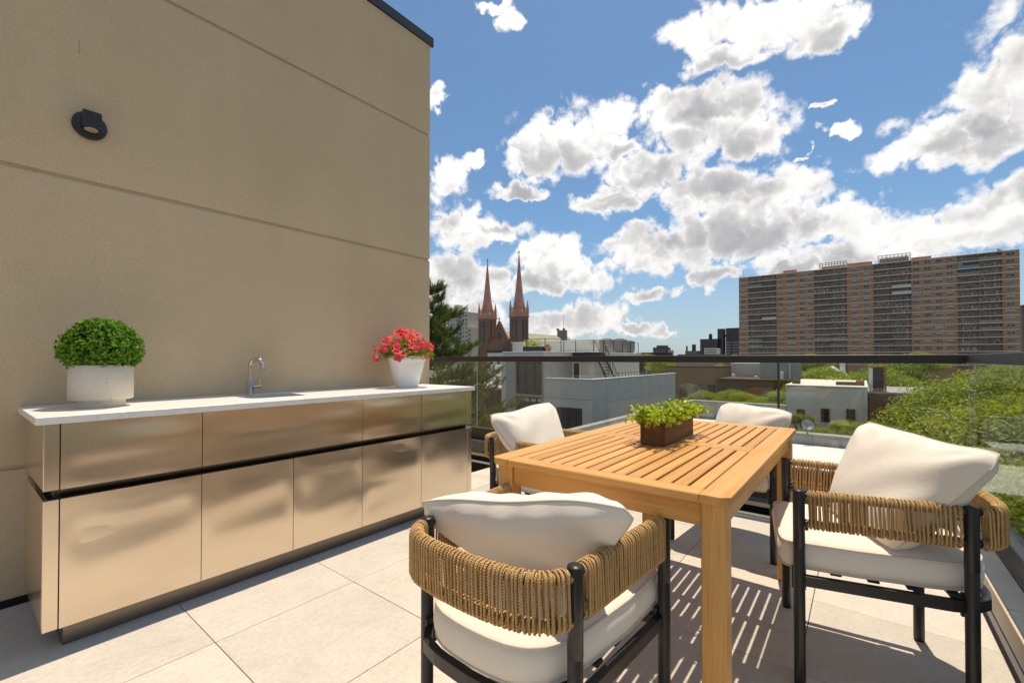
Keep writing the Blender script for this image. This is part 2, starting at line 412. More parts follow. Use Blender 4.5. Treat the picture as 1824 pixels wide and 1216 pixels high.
brick('tower_brick', (0.58, 0.30, 0.155), (0.50, 0.255, 0.13), (0.30, 0.23, 0.17), 1.0)
brick('tan_brick', (0.34, 0.235, 0.125), (0.29, 0.195, 0.105), (0.23, 0.18, 0.12), 1.0)
brick('brown_brick', (0.17, 0.10, 0.058), (0.14, 0.08, 0.048), (0.12, 0.09, 0.06), 1.0)
brick('dark_brick', (0.085, 0.06, 0.058), (0.07, 0.05, 0.05), (0.08, 0.07, 0.07), 0.3)
brick('red_brick', (0.26, 0.10, 0.05), (0.22, 0.085, 0.045), (0.25, 0.18, 0.13), 1.0)
brick('church_stone', (0.30, 0.165, 0.115), (0.25, 0.135, 0.095), (0.28, 0.18, 0.13), 0.25)
simple('spire_copper', (0.52, 0.26, 0.185), 0.75, 0, 0.16, 0.5)
simple('slate_roof', (0.32, 0.29, 0.22), 0.8, 0, 0.12, 0.8)
simple('concrete_white', (0.74, 0.69, 0.62), 0.8, 0, 0.1, 1.0)
simple('render_grey', (0.58, 0.55, 0.49), 0.85, 0, 0.08, 1.2, 0.1, 30)
simple('render_grey_shade_seam', (0.36, 0.355, 0.34), 0.85, 0, 0.08, 1.2)  # darker copy of render_grey: painted shadow on the left wing, also the seam lines
simple('cap_white', (0.74, 0.74, 0.73), 0.6, 0, 0.05)
simple('cream_wall', (0.56, 0.49, 0.39), 0.85, 0, 0.06, 0.4)
simple('window_dark', (0.04, 0.045, 0.05), 0.12, 0, 0.3, 0.7, spec=0.8, objvar=0.5)
simple('window_blue', (0.085, 0.105, 0.13), 0.15, 0, 0.3, 0.9, spec=0.7, objvar=0.5)
simple('window_frame', (0.045, 0.042, 0.04), 0.5)
simple('frame_pale', (0.40, 0.365, 0.32), 0.6, objvar=0.2)
simple('balcony_rail', (0.29, 0.25, 0.215), 0.6, 0, 0.2, 1.0, objvar=0.35)
simple('balcony_white', (0.62, 0.58, 0.53), 0.7, 0, 0.06)
simple('balcony_blue', (0.17, 0.30, 0.40), 0.7, 0, 0.06)
simple('balcony_clutter', (0.30, 0.25, 0.22), 0.8, 0, 0.5, 0.8, objvar=0.5)
simple('roof_white', (0.70, 0.69, 0.66), 0.8, 0, 0.16, 0.6, 0.2, 4)
simple('roof_grey', (0.32, 0.315, 0.30), 0.9, 0, 0.15, 0.8)
simple('parapet_weathered', (0.33, 0.325, 0.31), 0.9, 0, 0.25, 1.5, 0.2, 8)
simple('siding', (0.70, 0.66, 0.57), 0.7, 0, 0.06, 1.0)
simple('hvac', (0.34, 0.31, 0.28), 0.6, 0.2, 0.15, 1.2)
simple('skyline_purple', (0.085, 0.062, 0.075), 0.9, 0, 0.1, 0.05)
simple('skyline_grey', (0.15, 0.13, 0.13), 0.9, 0, 0.1, 0.05)
simple('skyline_band', (0.30, 0.31, 0.33), 0.7)
simple('orange_paint', (0.45, 0.16, 0.05), 0.7, 0, 0.1, 3)
simple('ground', (0.10, 0.105, 0.075), 0.95, 0, 0.45, 0.03)
simple('terracotta', (0.40, 0.20, 0.10), 0.8)
simple('red_mark', (0.30, 0.06, 0.04), 0.9)

# ------------------------------------------------------------------ mesh helpers
class MB:
    def __init__(s): s.v = []; s.f = []; s.mi = []; s.sm = []
    def add(s, vs, fs, mi=0, smooth=False):
        o = len(s.v); s.v += [tuple(p) for p in vs]
        for f in fs: s.f.append(tuple(i + o for i in f)); s.mi.append(mi); s.sm.append(smooth)
    def box(s, x0, x1, y0, y1, z0, z1, mi=0, M=None):
        vs = [Vector((x, y, z)) for z in (z0, z1) for y in (y0, y1) for x in (x0, x1)]
        if M is not None: vs = [M @ p for p in vs]
        s.add(vs, [(0, 2, 3, 1), (4, 5, 7, 6), (0, 1, 5, 4), (2, 6, 7, 3), (0, 4, 6, 2), (1, 3, 7, 5)], mi); return s
    def cbox(s, x0, x1, y0, y1, z0, z1, c=0.003, mi=0, M=None):
        """box with chamfered edges"""
        c = min(c, (x1 - x0) * .49, (y1 - y0) * .49, (z1 - z0) * .49)
        vs = []; idx = {}
        for sx in (0, 1):
            for sy in (0, 1):
                for sz in (0, 1):
                    X = (x0, x1)[sx]; Y = (y0, y1)[sy]; Z = (z0, z1)[sz]
                    dx = c if sx == 0 else -c; dy = c if sy == 0 else -c; dz = c if sz == 0 else -c
                    for ax, p in (('x', (X, Y + dy, Z + dz)), ('y', (X + dx, Y, Z + dz)), ('z', (X + dx, Y + dy, Z))):
                        idx[(sx, sy, sz, ax)] = len(vs); vs.append(Vector(p))
        fs = []
        for sx in (0, 1): fs.append([idx[(sx, a, b_, 'x')] for a, b_ in ((0, 0), (1, 0), (1, 1), (0, 1))])
        for sy in (0, 1): fs.append([idx[(a, sy, b_, 'y')] for a, b_ in ((0, 0), (1, 0), (1, 1), (0, 1))])
        for sz in (0, 1): fs.append([idx[(a, b_, sz, 'z')] for a, b_ in ((0, 0), (1, 0), (1, 1), (0, 1))])
        for a in (0, 1):
            for b_ in (0, 1):
                fs.append([idx[(0, a, b_, 'y')], idx[(1, a, b_, 'y')], idx[(1, a, b_, 'z')], idx[(0, a, b_, 'z')]])
                fs.append([idx[(a, 0, b_, 'x')], idx[(a, 1, b_, 'x')], idx[(a, 1, b_, 'z')], idx[(a, 0, b_, 'z')]])
                fs.append([idx[(a, b_, 0, 'x')], idx[(a, b_, 1, 'x')], idx[(a, b_, 1, 'y')], idx[(a, b_, 0, 'y')]])
        for a in (0, 1):
            for b_ in (0, 1):
                for c_ in (0, 1): fs.append([idx[(a, b_, c_, k)] for k in 'xyz'])
        cen = Vector(((x0 + x1) / 2, (y0 + y1) / 2, (z0 + z1) / 2)); out = []
        for f in fs:
            n = (vs[f[1]] - vs[f[0]]).cross(vs[f[2]] - vs[f[0]]); m_ = sum((vs[i] for i in f), Vector()) / len(f) - cen
            out.append(f if n.dot(m_) > 0 else f[::-1])
        if M is not None: vs = [M @ p for p in vs]
        s.add(vs, out, mi); return s
    def tube(s, pts, r, n=8, closed=False, caps=True, mi=0, smooth=True):
        pts = [Vector(p) for p in pts]; N = len(pts); rs = r if isinstance(r, (list, tuple)) else [r] * N
        vs = []; prev = None
        for i, p in enumerate(pts):
            a = pts[i - 1] if (i > 0 or closed) else p; b_ = pts[(i + 1) % N] if (i < N - 1 or closed) else p
            t_ = (b_ - a); t_ = t_.normalized() if t_.length > 1e-9 else Vector((0, 0, 1))
            if prev is None:
                up = Vector((0, 0, 1)) if abs(t_.z) < .9 else Vector((1, 0, 0))
                u = t_.cross(up).normalized()
            else:
                u = prev - t_ * prev.dot(t_); u = u.normalized() if u.length > 1e-6 else t_.orthogonal().normalized()
            prev = u; w_ = t_.cross(u)
            for k in range(n):
                an = 2 * math.pi * k / n; vs.append(p + (u * math.cos(an) + w_ * math.sin(an)) * rs[i])
        fs = []
        for i in range(N if closed else N - 1):
            j = (i + 1) % N
            for k in range(n): fs.append((i * n + k, i * n + (k + 1) % n, j * n + (k + 1) % n, j * n + k))
        o = len(s.v); s.add(vs, fs, mi, smooth)
        if caps and not closed:
            s.add([vs[k] for k in range(n)], [tuple(range(n))[::-1]], mi); s.add([vs[(N - 1) * n + k] for k in range(n)], [tuple(range(n))], mi)
        return s
    def lathe(s, prof, n=32, cx=0, cy=0, mi=0, smooth=True, sx=1, sy=1, ang=0):
        vs = []
        for r_, z in prof:
            for k in range(n):
                a = 2 * math.pi * k / n + ang; vs.append((cx + r_ * math.cos(a) * sx, cy + r_ * math.sin(a) * sy, z))
        fs = []
        for i in range(len(prof) - 1):
            for k in range(n): fs.append((i * n + k, i * n + (k + 1) % n, (i + 1) * n + (k + 1) % n, (i + 1) * n + k))
        s.add(vs, fs, mi, smooth); return s
    def prism(s, poly, z0, z1, mi=0, M=None):
        n = len(poly); vs = [Vector((x, y, z0)) for x, y in poly] + [Vector((x, y, z1)) for x, y in poly]
        if M is not None: vs = [M @ p for p in vs]
        fs = [tuple(range(n))[::-1], tuple(range(n, 2 * n))] + [(i, (i + 1) % n, n + (i + 1) % n, n + i) for i in range(n)]
        s.add(vs, fs, mi); return s
    def mesh(s, name, mats):
        me = bpy.data.meshes.new(name); me.from_pydata(s.v, [], s.f)
        for m_ in (mats if isinstance(mats, (list, tuple)) else [mats]): me.materials.append(MATS[m_])
        me.polygons.foreach_set('material_index', s.mi); me.polygons.foreach_set('use_smooth', s.sm); me.update()
        return me
    def build(s, name, mats, parent=None, loc=None, rot=None):
        return link(name, s.mesh(name, mats), parent, loc, rot)
def link(name, me, parent=None, loc=None, rot=None):
    o = bpy.data.objects.new(name, me); COL.objects.link(o)
    if parent is not None: o.parent = parent
    if loc is not None: o.location = loc
    if rot is not None: o.rotation_euler = rot
    return o
def tag(o, label, cat, group=None, kind=None):
    o['label'] = label; o['category'] = cat
    if group: o['group'] = group
    if kind: o['kind'] = kind
    return o
def thing(name, label, cat, loc=(0, 0, 0), rz=0.0, group=None):
    o = bpy.data.objects.new(name, None); COL.objects.link(o); o.empty_display_size = 0.1
    o.location = loc; o.rotation_euler = (0, 0, rz)
    return tag(o, label, cat, group)
def struct(o, kind='structure'):
    o['kind'] = kind; return o
def copy_tree(root, loc, rz, label, group=None):
    c = root.copy(); COL.objects.link(c); c.location = loc; c.rotation_euler = (0, 0, rz); c['label'] = label
    if group: c['group'] = group
    for ch in list(root.children):
        d = ch.copy(); COL.objects.link(d); d.parent = c
        for gch in list(ch.children):
            e = gch.copy(); COL.objects.link(e); e.parent = d
    return c
def npmesh(name, V, Fq, mat, smooth=False):
    """fast mesh from arrays of verts and faces with equal corner count"""
    V = np.asarray(V, np.float32); Fq = np.asarray(Fq, np.int32); k = Fq.shape[1]
    me = bpy.data.meshes.new(name); me.vertices.add(len(V)); me.vertices.foreach_set('co', V.ravel())
    me.loops.add(Fq.size); me.loops.foreach_set('vertex_index', Fq.ravel())
    me.polygons.add(len(Fq)); me.polygons.foreach_set('loop_start', np.arange(0, Fq.size, k, dtype=np.int32))
    me.polygons.foreach_set('loop_total', np.full(len(Fq), k, np.int32))
    me.polygons.foreach_set('use_smooth', np.full(len(Fq), smooth))
    me.materials.append(MATS[mat]); me.update(calc_edges=True); me.validate()
    return me
def unit(a): return a / np.maximum(np.linalg.norm(a, axis=-1, keepdims=True), 1e-9)
def leaves(rs, P, N, length, width, fold=0.25, jitter=0.5, droop=0.0):
    """leaf blades (two folded halves) at points P facing N"""
    n = len(P); N = unit(N + rs.normal(0, jitter, (n, 3)))
    A = unit(np.cross(N, rs.normal(0, 1, (n, 3)))); A[:, 2] -= droop; A = unit(A); B = unit(np.cross(N, A))
    L = (length * rs.uniform(.7, 1.25, n))[:, None]; Wd = (width * rs.uniform(.7, 1.2, n))[:, None]
    base = P; mid = P + A * L * .5 - N * L * 0.06; tip = P + A * L
    l = mid + B * Wd * .5 + N * Wd * fold; r_ = mid - B * Wd * .5 + N * Wd * fold
    V = np.stack([base, l, tip, mid, r_], 1).reshape(-1, 3); o = np.arange(n)[:, None] * 5
    Fq = np.concatenate([o + np.array([[0, 3, 2, 1]]), o + np.array([[0, 4, 2, 3]])], 0)
    return V, Fq

# ================================================================== SETTING: terrace
WALL_Y = 3.0
# pavers on pedestals
floor = struct(MB().box(-5.4, 3.545, -0.43, 2.99, -0.12, -0.045).build('terrace_floor', 'subfloor'))
tile_me = {}
def tile(x0, x1, y0, y1):
    key = (round(x1 - x0, 3), round(y1 - y0, 3))
    if key not in tile_me:
        w, h = x1 - x0, y1 - y0
        tile_me[key] = MB().cbox(0, w, 0, h, -0.02, 0.0, 0.0012).mesh('tile', 'paver')
    o = link('tile', tile_me[key], floor, (x0, y0, rnd.uniform(-0.0006, 0.0006)))
G = 0.0028
for i in range(-10, 5):
    xa, xb = 0.66 + 0.6 * i, 0.66 + 0.6 * (i + 1)
    for j in range(-1, 5):
        ya, yb = 0.184 + 0.6 * j, 0.184 + 0.6 * (j + 1)
        if xb > 3.545: xb = 3.545
        if xb - xa < 0.05: continue
        tile(xa + G / 2, xb - G / 2, ya + G / 2, min(yb, 2.985) - G / 2)

# own building below the terrace
struct(MB().box(-5.5, 3.74, -0.52, 12.0, -13.0, -0.125).build('building_base', 'stucco'))

# ---- stucco wall
wall = thing('stucco_wall', 'tall shaded beige stucco wall with recessed joints and black coping', 'wall', (0, WALL_Y, 0))
MB().box(-5.4, 2.636, 0.012, 6.0, 0.0, 3.86).build('wall_core', 'stucco', wall)
for k, (z0, z1) in enumerate(((0.028, 0.604), (0.620, 1.965), (1.983, 3.066), (3.086, 3.868))):
    MB().cbox(-5.4, 2.645, 0.0, 0.05, z0, z1, 0.004).build('panel', 'stucco', wall)
    MB().box(2.6365, 2.643, 0.053, 6.0, z0, z1).build('panel', 'stucco', wall)
cp = MB().cbox(-5.4, 2.668, -0.022, 6.0, 3.872, 3.955, 0.004).build('coping', 'coping', wall)
MB().cbox(-5.4, 2.655, -0.010, 0.10, 3.862, 3.871, 0.002).build('drip_trim', 'parapet_beige', wall)
MB().box(-5.4, 2.645, 0.004, 0.06, -0.02, 0.026).build('base_gap', 'gutter_black', wall)
mk = MB()
for k in range(5):
    x = 0.392 + rnd.uniform(-.003, .003) * (5 - k) * .4; z = 2.60 + k * 0.012
    mk.box(x - .0006, x + .0006, -0.0006, -0.0002, z - .008, z + .008)
mk.build('scuff_mark', 'red_mark', wall)

# ---- parapet under the glass
cu = struct(MB().cbox(3.61, 3.80, -0.56, 6.0, 0.065, 0.205, 0.004, 0).box(3.64, 3.74, -0.50, 6.0, -0.12, 0.06, 1)
            .cbox(3.585, 3.64, -0.40, 6.0, 0.052, 0.080, 0.003, 2).box(3.56, 3.60, -0.42, 6.0, -0.12, -0.03, 1)
            .build('parapet', ['parapet_grey', 'gutter_black', 'parapet_beige']))
struct(MB().cbox(3.4955, 3.545, -0.39, 6.0, 0.001, 0.012, 0.002).build('edge_strip', 'strip_grey'))
cu2 = MB()
x = 3.605
while x > -5:
    w = 1.25; cu2.cbox(x - w + .004, x, -0.56, -0.405, 0.197, 0.207, 0.002, 0); x -= w
cu2.box(-5.4, 3.605, -0.55, -0.407, -0.12, 0.196, 2)
cu2.cbox(-5.4, 3.605, -0.432, -0.398, 0.105, 0.196, 0.002, 1).cbox(-5.4, 3.60, -0.43, -0.402, 0.045, 0.085, 0.002, 3)
cu2.box(-5.4, 3.60, -0.44, -0.428, -0.1, 0.05, 2)
struct(cu2.build('side_parapet', ['parapet_grey', 'parapet_beige', 'gutter_black', 'strip_grey']))

# ---- glass railing
rail = thing('glass_railing', 'glass balustrade with flat black handrail around the terrace edge', 'railing', (3.73, -0.507, 0))
def rbox(n, mat, x0, x1, y0, y1, z0, z1, c=0.003):
    return MB().cbox(x0 - 3.73, x1 - 3.73, y0 + .507, y1 + .507, z0, z1, c).build(n, mat, rail)
rbox('handrail', 'rail_metal', 3.703, 3.757, -0.534, 4.45, 1.072, 1.128)
rbox('handrail', 'rail_metal', -5.3, 3.701, -0.534, -0.48, 1.0725, 1.1275)
rbox('base_shoe', 'rail_metal', 3.70, 3.76, -0.54, 4.45, 0.208, 0.330, 0.004)
rbox('base_shoe', 'rail_metal', -5.3, 3.698, -0.54, -0.48, 0.208, 0.329, 0.004)
def pane(x0, x1, y0, y1):
    p = rbox('glass_panel', 'glass', x0, x1, y0, y1, 0.325, 1.074, 0.0008)
    return p
ys = [-0.505, 0.475, 1.456, 2.444, 3.428, 4.43]
gaps = [0, 0.014, 0.005, 0.005, 0.005, 0]
for k in range(5):
    pane(3.7235, 3.7365, ys[k] + gaps[k] / 2 + (0.008 if k == 0 else 0), ys[k + 1] - gaps[k + 1] / 2)
for k in range(1, 5):
    rbox('joint_edge', 'glass_edge' if k != 1 else 'window_frame', 3.7245, 3.7355, ys[k] - gaps[k] / 2 + .0006, ys[k] + gaps[k] / 2 - .0006, 0.331, 1.071, 0.0005)
x = 3.722
for k in range(7):
    pane(x - 1.28, x - 0.003, -0.5135, -0.5005); x -= 1.283
rbox('joint_edge', 'parapet_beige', 3.7195, 3.7225, -0.4995, -0.4965, 0.331, 1.071, 0.0005)

# ================================================================== OUTDOOR KITCHEN
kit = thing('outdoor_kitchen', 'long brushed steel outdoor kitchen cabinet with white stone countertop and sink', 'cabinet', (0.23, 2.385, 0))
OX, OY = 0.23, 2.385
def kbox(n, mat, x0, x1, y0, y1, z0, z1, c=0.0015, par=None):
    return MB().cbox(x0 - OX, x1 - OX, y0 - OY, y1 - OY, z0, z1, c).build(n, mat, par or kit)
# counter slab with an undermount sink opening
slab = MB()
sx0, sx1, sy0, sy1 = 1.03, 1.35, 2.60, 2.86
zt, zb = 0.885, 0.857
def rrect(x0, x1, y0, y1, r, n=6):
    out = []
    for (cx, cy, a0) in ((x1 - r, y1 - r, 0), (x0 + r, y1 - r, 90), (x0 + r, y0 + r, 180), (x1 - r, y0 + r, 270)):
        for k in range(n + 1):
            a = R(a0 + 90 * k / n); out.append((cx + r * math.cos(a), cy + r * math.sin(a)))
    return out
bmx = bmesh.new()
outer = [(0.207, 2.37), (2.555, 2.37), (2.555, 2.996), (0.207, 2.996)]
inner = rrect(sx0, sx1, sy0, sy1, 0.06)
def ring(bm_, pts, z): return [bm_.verts.new((x - OX, y - OY, z)) for x, y in pts]
for z in (zt, zb):
    vo = ring(bmx, outer, z); vi = ring(bmx, inner, z)
    es = [bmx.edges.new((vo[i], vo[(i + 1) % 4])) for i in range(4)] + [bmx.edges.new((vi[i], vi[(i + 1) % len(vi)])) for i in range(len(vi))]
    bmesh.ops.triangle_fill(bmx, use_beauty=True, edges=es)
    if z == zt: to, ti = vo, vi
    else:
        for a, b_ in ((to, vo), (ti, vi)):
            for i in range(len(a)): bmx.faces.new((a[i], a[(i + 1) % len(a)], b_[(i + 1) % len(a)], b_[i]))
bmesh.ops.recalc_face_normals(bmx, faces=bmx.faces)
me = bpy.data.meshes.new('countertop'); bmx.to_mesh(me); bmx.free(); me.materials.append(MATS['quartz'])
ctop = link('countertop', me, kit)
bv = ctop.modifiers.new('edge', 'BEVEL'); bv.width = 0.0015; bv.segments = 1; bv.limit_method = 'ANGLE'; bv.angle_limit = R(60)
# sink bowl
bowl = MB(); ip = rrect(sx0 - .004, sx1 + .004, sy0 - .004, sy1 + .004, 0.064)
lo = rrect(sx0 + .01, sx1 - .01, sy0 + .01, sy1 - .01, 0.05); n = len(ip)
vs_ = [(x - OX, y - OY, 0.856) for x, y in ip] + [(x - OX, y - OY, 0.70) for x, y in lo]
bowl.add(vs_, [(i, (i + 1) % n, n + (i + 1) % n, n + i) for i in range(n)] + [tuple(range(n, 2 * n))], 0)
bowl.build('sink', 'chrome', kit)
# carcass, recess and plinth
kbox('carcass', 'recess', 0.262, 2.50, 2.435, 2.95, 0.086, 0.75)
kbox('toe_kick', 'steel_dark', 0.29, 2.50, 2.425, 2.94, 0.0, 0.0845)
ch = MB()
ch.add([(0.262 - OX, 2.403 - OY, 0.606), (2.50 - OX, 2.403 - OY, 0.606), (2.50 - OX, 2.425 - OY, 0.571), (0.262 - OX, 2.425 - OY, 0.571)], [(0, 1, 2, 3)])
ch.build('finger_channel', 'steel_dark', kit)
def bowed(n, x0, x1, z0, z1, seed):
    """a thin steel front, slightly dished as sheet metal is, with a folded edge"""
    rs = random.Random(seed); nx, nz = 22, 14; m_ = MB(); vs = []
    ph = [rs.uniform(0, 6.28) for _ in range(4)]; am = [rs.uniform(0.4, 1.0) for _ in range(4)]
    for j in range(nz + 1):
        for i in range(nx + 1):
            u, v_ = i / nx, j / nz; e = min(1, 9 * u * (1 - u)) * min(1, 7 * v_ * (1 - v_))
            top = math.exp(-((v_ - 0.93) / 0.10) ** 2) * math.sin(math.pi * u) ** 2
            hs2 = (z1 - z0) / 0.4855
            d_ = 0.0030 * hs2 ** 1.3 * e * (am[0] * math.sin(2.2 * math.pi * v_ + ph[0] + 1.2 * u) + 0.6 * am[1] * math.sin(4.3 * math.pi * v_ + ph[1] - 1.6 * u) + 0.35 * am[2] * math.sin(3.1 * math.pi * u + ph[2])) + 0.0058 * hs2 ** 1.5 * top * am[3]
            vs.append((x0 + (x1 - x0) * u - OX, 2.385 - OY + d_, z0 + (z1 - z0) * v_))
    fs = [(j * (nx + 1) + i, j * (nx + 1) + i + 1, (j + 1) * (nx + 1) + i + 1, (j + 1) * (nx + 1) + i) for j in range(nz) for i in range(nx)]
    m_.add(vs, fs, 0, True)
    m_.box(x0 - OX, x1 - OX, 2.389 - OY, 2.405 - OY, z0, z1)
    for (a, b_, c_, d_) in ((x0, x0 + .001, z0, z1), (x1 - .001, x1, z0, z1), (x0, x1, z0, z0 + .001), (x0, x1, z1 - .001, z1)):
        m_.box(a - OX, b_ - OX, 2.3853 - OY, 2.390 - OY, c_, d_)
    m_.build(n, 'steel', kit)
xs = (0.274, 0.7355, 1.5725, 2.0295, 2.486)
for k in range(4): bowed('drawer_front', xs[k] + .0014, xs[k + 1] - .0014, 0.607, 0.8555, 20 + k)
xs = (0.274, 0.7345, 1.154, 1.570, 2.0295, 2.486)
for k in range(5): bowed('door', xs[k] + .0014, xs[k + 1] - .0014, 0.0855, 0.571, 40 + k)
for (a, b_) in ((0.23, 0.2725), (2.4875, 2.53)):
    kbox('filler_strip', 'steel', a, b_, 2.385, 2.407, 0.6065, 0.8555); kbox('filler_strip', 'steel', a, b_, 2.385, 2.407, 0.0855, 0.571)
for xa in (0.23, 2.515):
    kbox('side_panel', 'steel', xa, xa + 0.015, 2.4075, 2.95, 0.6065, 0.8555); kbox('side_panel', 'steel', xa, xa + 0.015, 2.4075, 2.95, 0.0855, 0.571)

# ---- faucet
fa = thing('faucet', 'brushed steel gooseneck faucet standing behind the countertop sink', 'faucet', (1.137, 2.895, 0.885))
MB().lathe([(0, 0), (0.027, 0), (0.027, 0.007), (0.0185, 0.008), (0.0185, 0.088), (0.014, 0.090), (0, 0.090)], 24).build('body', 'chrome', fa)
p = [(0, 0, 0.085), (0, 0, 0.175)]
for k in range(1, 12):
    a = math.pi * k / 11 * 0.97; p.append((0.026 * (1 - math.cos(a)) * 0.80, -0.034 * (1 - math.cos(a)), 0.175 + 0.040 * math.sin(a)))
p.append((p[-1][0] + .001, p[-1][1] - .001, p[-1][2] - .02))
MB().tube(p, 0.0115, 14).build('spout', 'chrome', fa)
e = Vector(p[-1]); MB().tube([e + Vector((0, 0, .004)), e + Vector((0, 0, -.014))], 0.0145, 14).build('aerator', 'chrome', fa)
lv = MB().tube([(0.016, -0.006, 0.048), (0.058, -0.020, 0.050)], 0.012, 12).build('valve', 'chrome', fa)
MB().tube([(0.046, -0.016, 0.058), (0.050, -0.018, 0.098)], [0.0028, 0.002], 8).build('lever', 'chrome', fa)

# ---- plant pots on the counter
px = thing('potted_boxwood', 'clipped round boxwood in a speckled cream drum pot on the counter', 'potted plant', (0.442, 2.715, 0.885))
MB().lathe([(0, 0), (0.082, 0), (0.084, 0.003), (0.084, 0.030), (0.086, 0.032), (0.106, 0.033), (0.1115, 0.038), (0.1115, 0.186), (0.109, 0.189), (0.099, 0.189), (0.097, 0.165), (0, 0.165)], 64).build('pot', 'ceramic_speckle', px)
rs = np.random.default_rng(3)
def dome(n, rx, rz_up, rz_dn, zc, lump):
    u = unit(rs.normal(0, 1, (n, 3))); u[:, 2] = np.where(u[:, 2] < -0.75, -u[:, 2], u[:, 2])
    r_ = 1 + lump * np.sin(5 * u[:, 0] + 1) * np.sin(6 * u[:, 1]) + rs.uniform(-0.16, 0.03, n)
    P = u * r_[:, None]; P[:, 0] *= rx; P[:, 1] *= rx; P[:, 2] *= np.where(u[:, 2] > 0, rz_up, rz_dn); P[:, 2] += zc
    return P, u
P, N = dome(5600, 0.142, 0.146, 0.085, 0.245, 0.045)
V, Fq = leaves(rs, P, N, 0.017, 0.013, 0.2, 0.55)
link('foliage', npmesh('foliage', V, Fq, 'box_leaf'), px)
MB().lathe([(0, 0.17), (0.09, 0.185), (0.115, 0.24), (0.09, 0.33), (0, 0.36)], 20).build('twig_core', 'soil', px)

pf = thing('potted_petunias', 'coral red petunias in a glossy white tapered pot at the far end of the counter', 'potted plant', (2.185, 2.735, 0.885))
MB().lathe([(0, 0), (0.078, 0), (0.081, 0.004), (0.101, 0.07), (0.120, 0.14), (0.130, 0.185), (0.1335, 0.20), (0.139, 0.205), (0.140, 0.236), (0.136, 0.239), (0.130, 0.236), (0.126, 0.205), (0, 0.20)], 64).build('pot', 'plastic_white', pf)
n = 2300; u = unit(rs.normal(0, 1, (n, 3))); u[:, 2] = np.abs(u[:, 2]) * 0.9 - 0.12
P = u * rs.uniform(0.45, 1.0, n)[:, None] * np.array([0.20, 0.20, 0.155]) + np.array([0, 0, 0.245])
V, Fq = leaves(rs, P, u, 0.032, 0.012, 0.2, 0.7)
link('foliage', npmesh('foliage', V, Fq, 'petunia_leaf'), pf)
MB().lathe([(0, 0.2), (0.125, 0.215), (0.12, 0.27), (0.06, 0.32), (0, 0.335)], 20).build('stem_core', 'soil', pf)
# one bloom, copied
fm = MB(); K = 25; rows = [(0.0, -0.030), (0.0045, -0.016), (0.008, -0.004), (0.0175, 0.004), (0.0265, 0.003)]
vsb = []
for j, (r_, z) in enumerate(rows):
    for k in range(K):
        a = 2 * math.pi * k / K; lob = 1 + (0.16 * math.cos(5 * a) if j >= 3 else 0)
        ruf = 0.0022 * math.sin(10 * a + 1) if j == 4 else 0
        vsb.append((r_ * lob * math.cos(a), r_ * lob * math.sin(a), z + ruf))
fm.add(vsb, [(j * K + k, j * K + (k + 1) % K, (j + 1) * K + (k + 1) % K, (j + 1) * K + k) for j in range(4) for k in range(K)], 0, True)
bloom = fm.mesh('bloom', 'petal')
for k in range(74):
    a = rnd.uniform(0, 6.283); el = rnd.uniform(0.12, 1.45) if k > 8 else rnd.uniform(-0.25, 0.2)
    d_ = Vector((math.cos(a) * math.cos(el), math.sin(a) * math.cos(el), math.sin(el)))
    p = Vector((d_.x * 0.222, d_.y * 0.222, 0.245 + d_.z * 0.172)); p = p + d_ * rnd.uniform(-.035, .022)
    q_ = (d_ + Vector((rnd.uniform(-.8, .8), rnd.uniform(-1.0, .4), rnd.uniform(-.4, .6)))).to_track_quat('Z', 'Y')
    o = link('flower', bloom, pf, p, q_.to_euler()); s_ = rnd.uniform(0.75, 1.35); o.scale = (s_, s_ * rnd.uniform(.75, 1.0), s_ * rnd.uniform(.8, 1.5))

# ---- wall lamp
wl = thing('wall_lamp', 'small round black wall spotlight mounted on the stucco wall', 'wall lamp', (0.432, 3.0, 2.248))
Mx = Matrix.Rotation(R(90), 4, 'X')
dsc = MB(); prof = [(0, 0.002), (0.064, 0.002), (0.065, 0.004), (0.065, 0.018), (0.062, 0.021), (0, 0.021)]
dsc.lathe(prof, 40); dsc.v = [tuple(Mx @ Vector(v_)) for v_ in dsc.v]; dsc.build('back_plate', 'black_metal', wl)
hs = MB().cbox(-0.034, 0.034, -0.082, -0.0205, -0.028, 0.050, 0.003)
hs.build('housing', 'black_metal', wl)
MB().lathe([(0.0, -0.0285), (0.024, -0.0285), (0.026, -0.0295), (0.026, -0.034), (0.022, -0.036), (0.018, -0.031), (0, -0.031)], 28, 0, -0.052).build('lens', 'lens', wl)

# ================================================================== TABLE
tb = thing('dining_table', 'slatted teak patio dining table with square legs', 'table', (1.936, 0.656, 0))
TX0, TX1, TY0, TY1 = 1.215, 2.657, 0.262, 1.050
cxT, cyT = 1.936, 0.656
def tbx(n, mat, x0, x1, y0, y1, z0, z1, c=0.003):
    return MB().cbox(x0 - cxT, x1 - cxT, y0 - cyT, y1 - cyT, z0, z1, c).build(n, mat, tb)
ZT, ZB = 0.75, 0.726
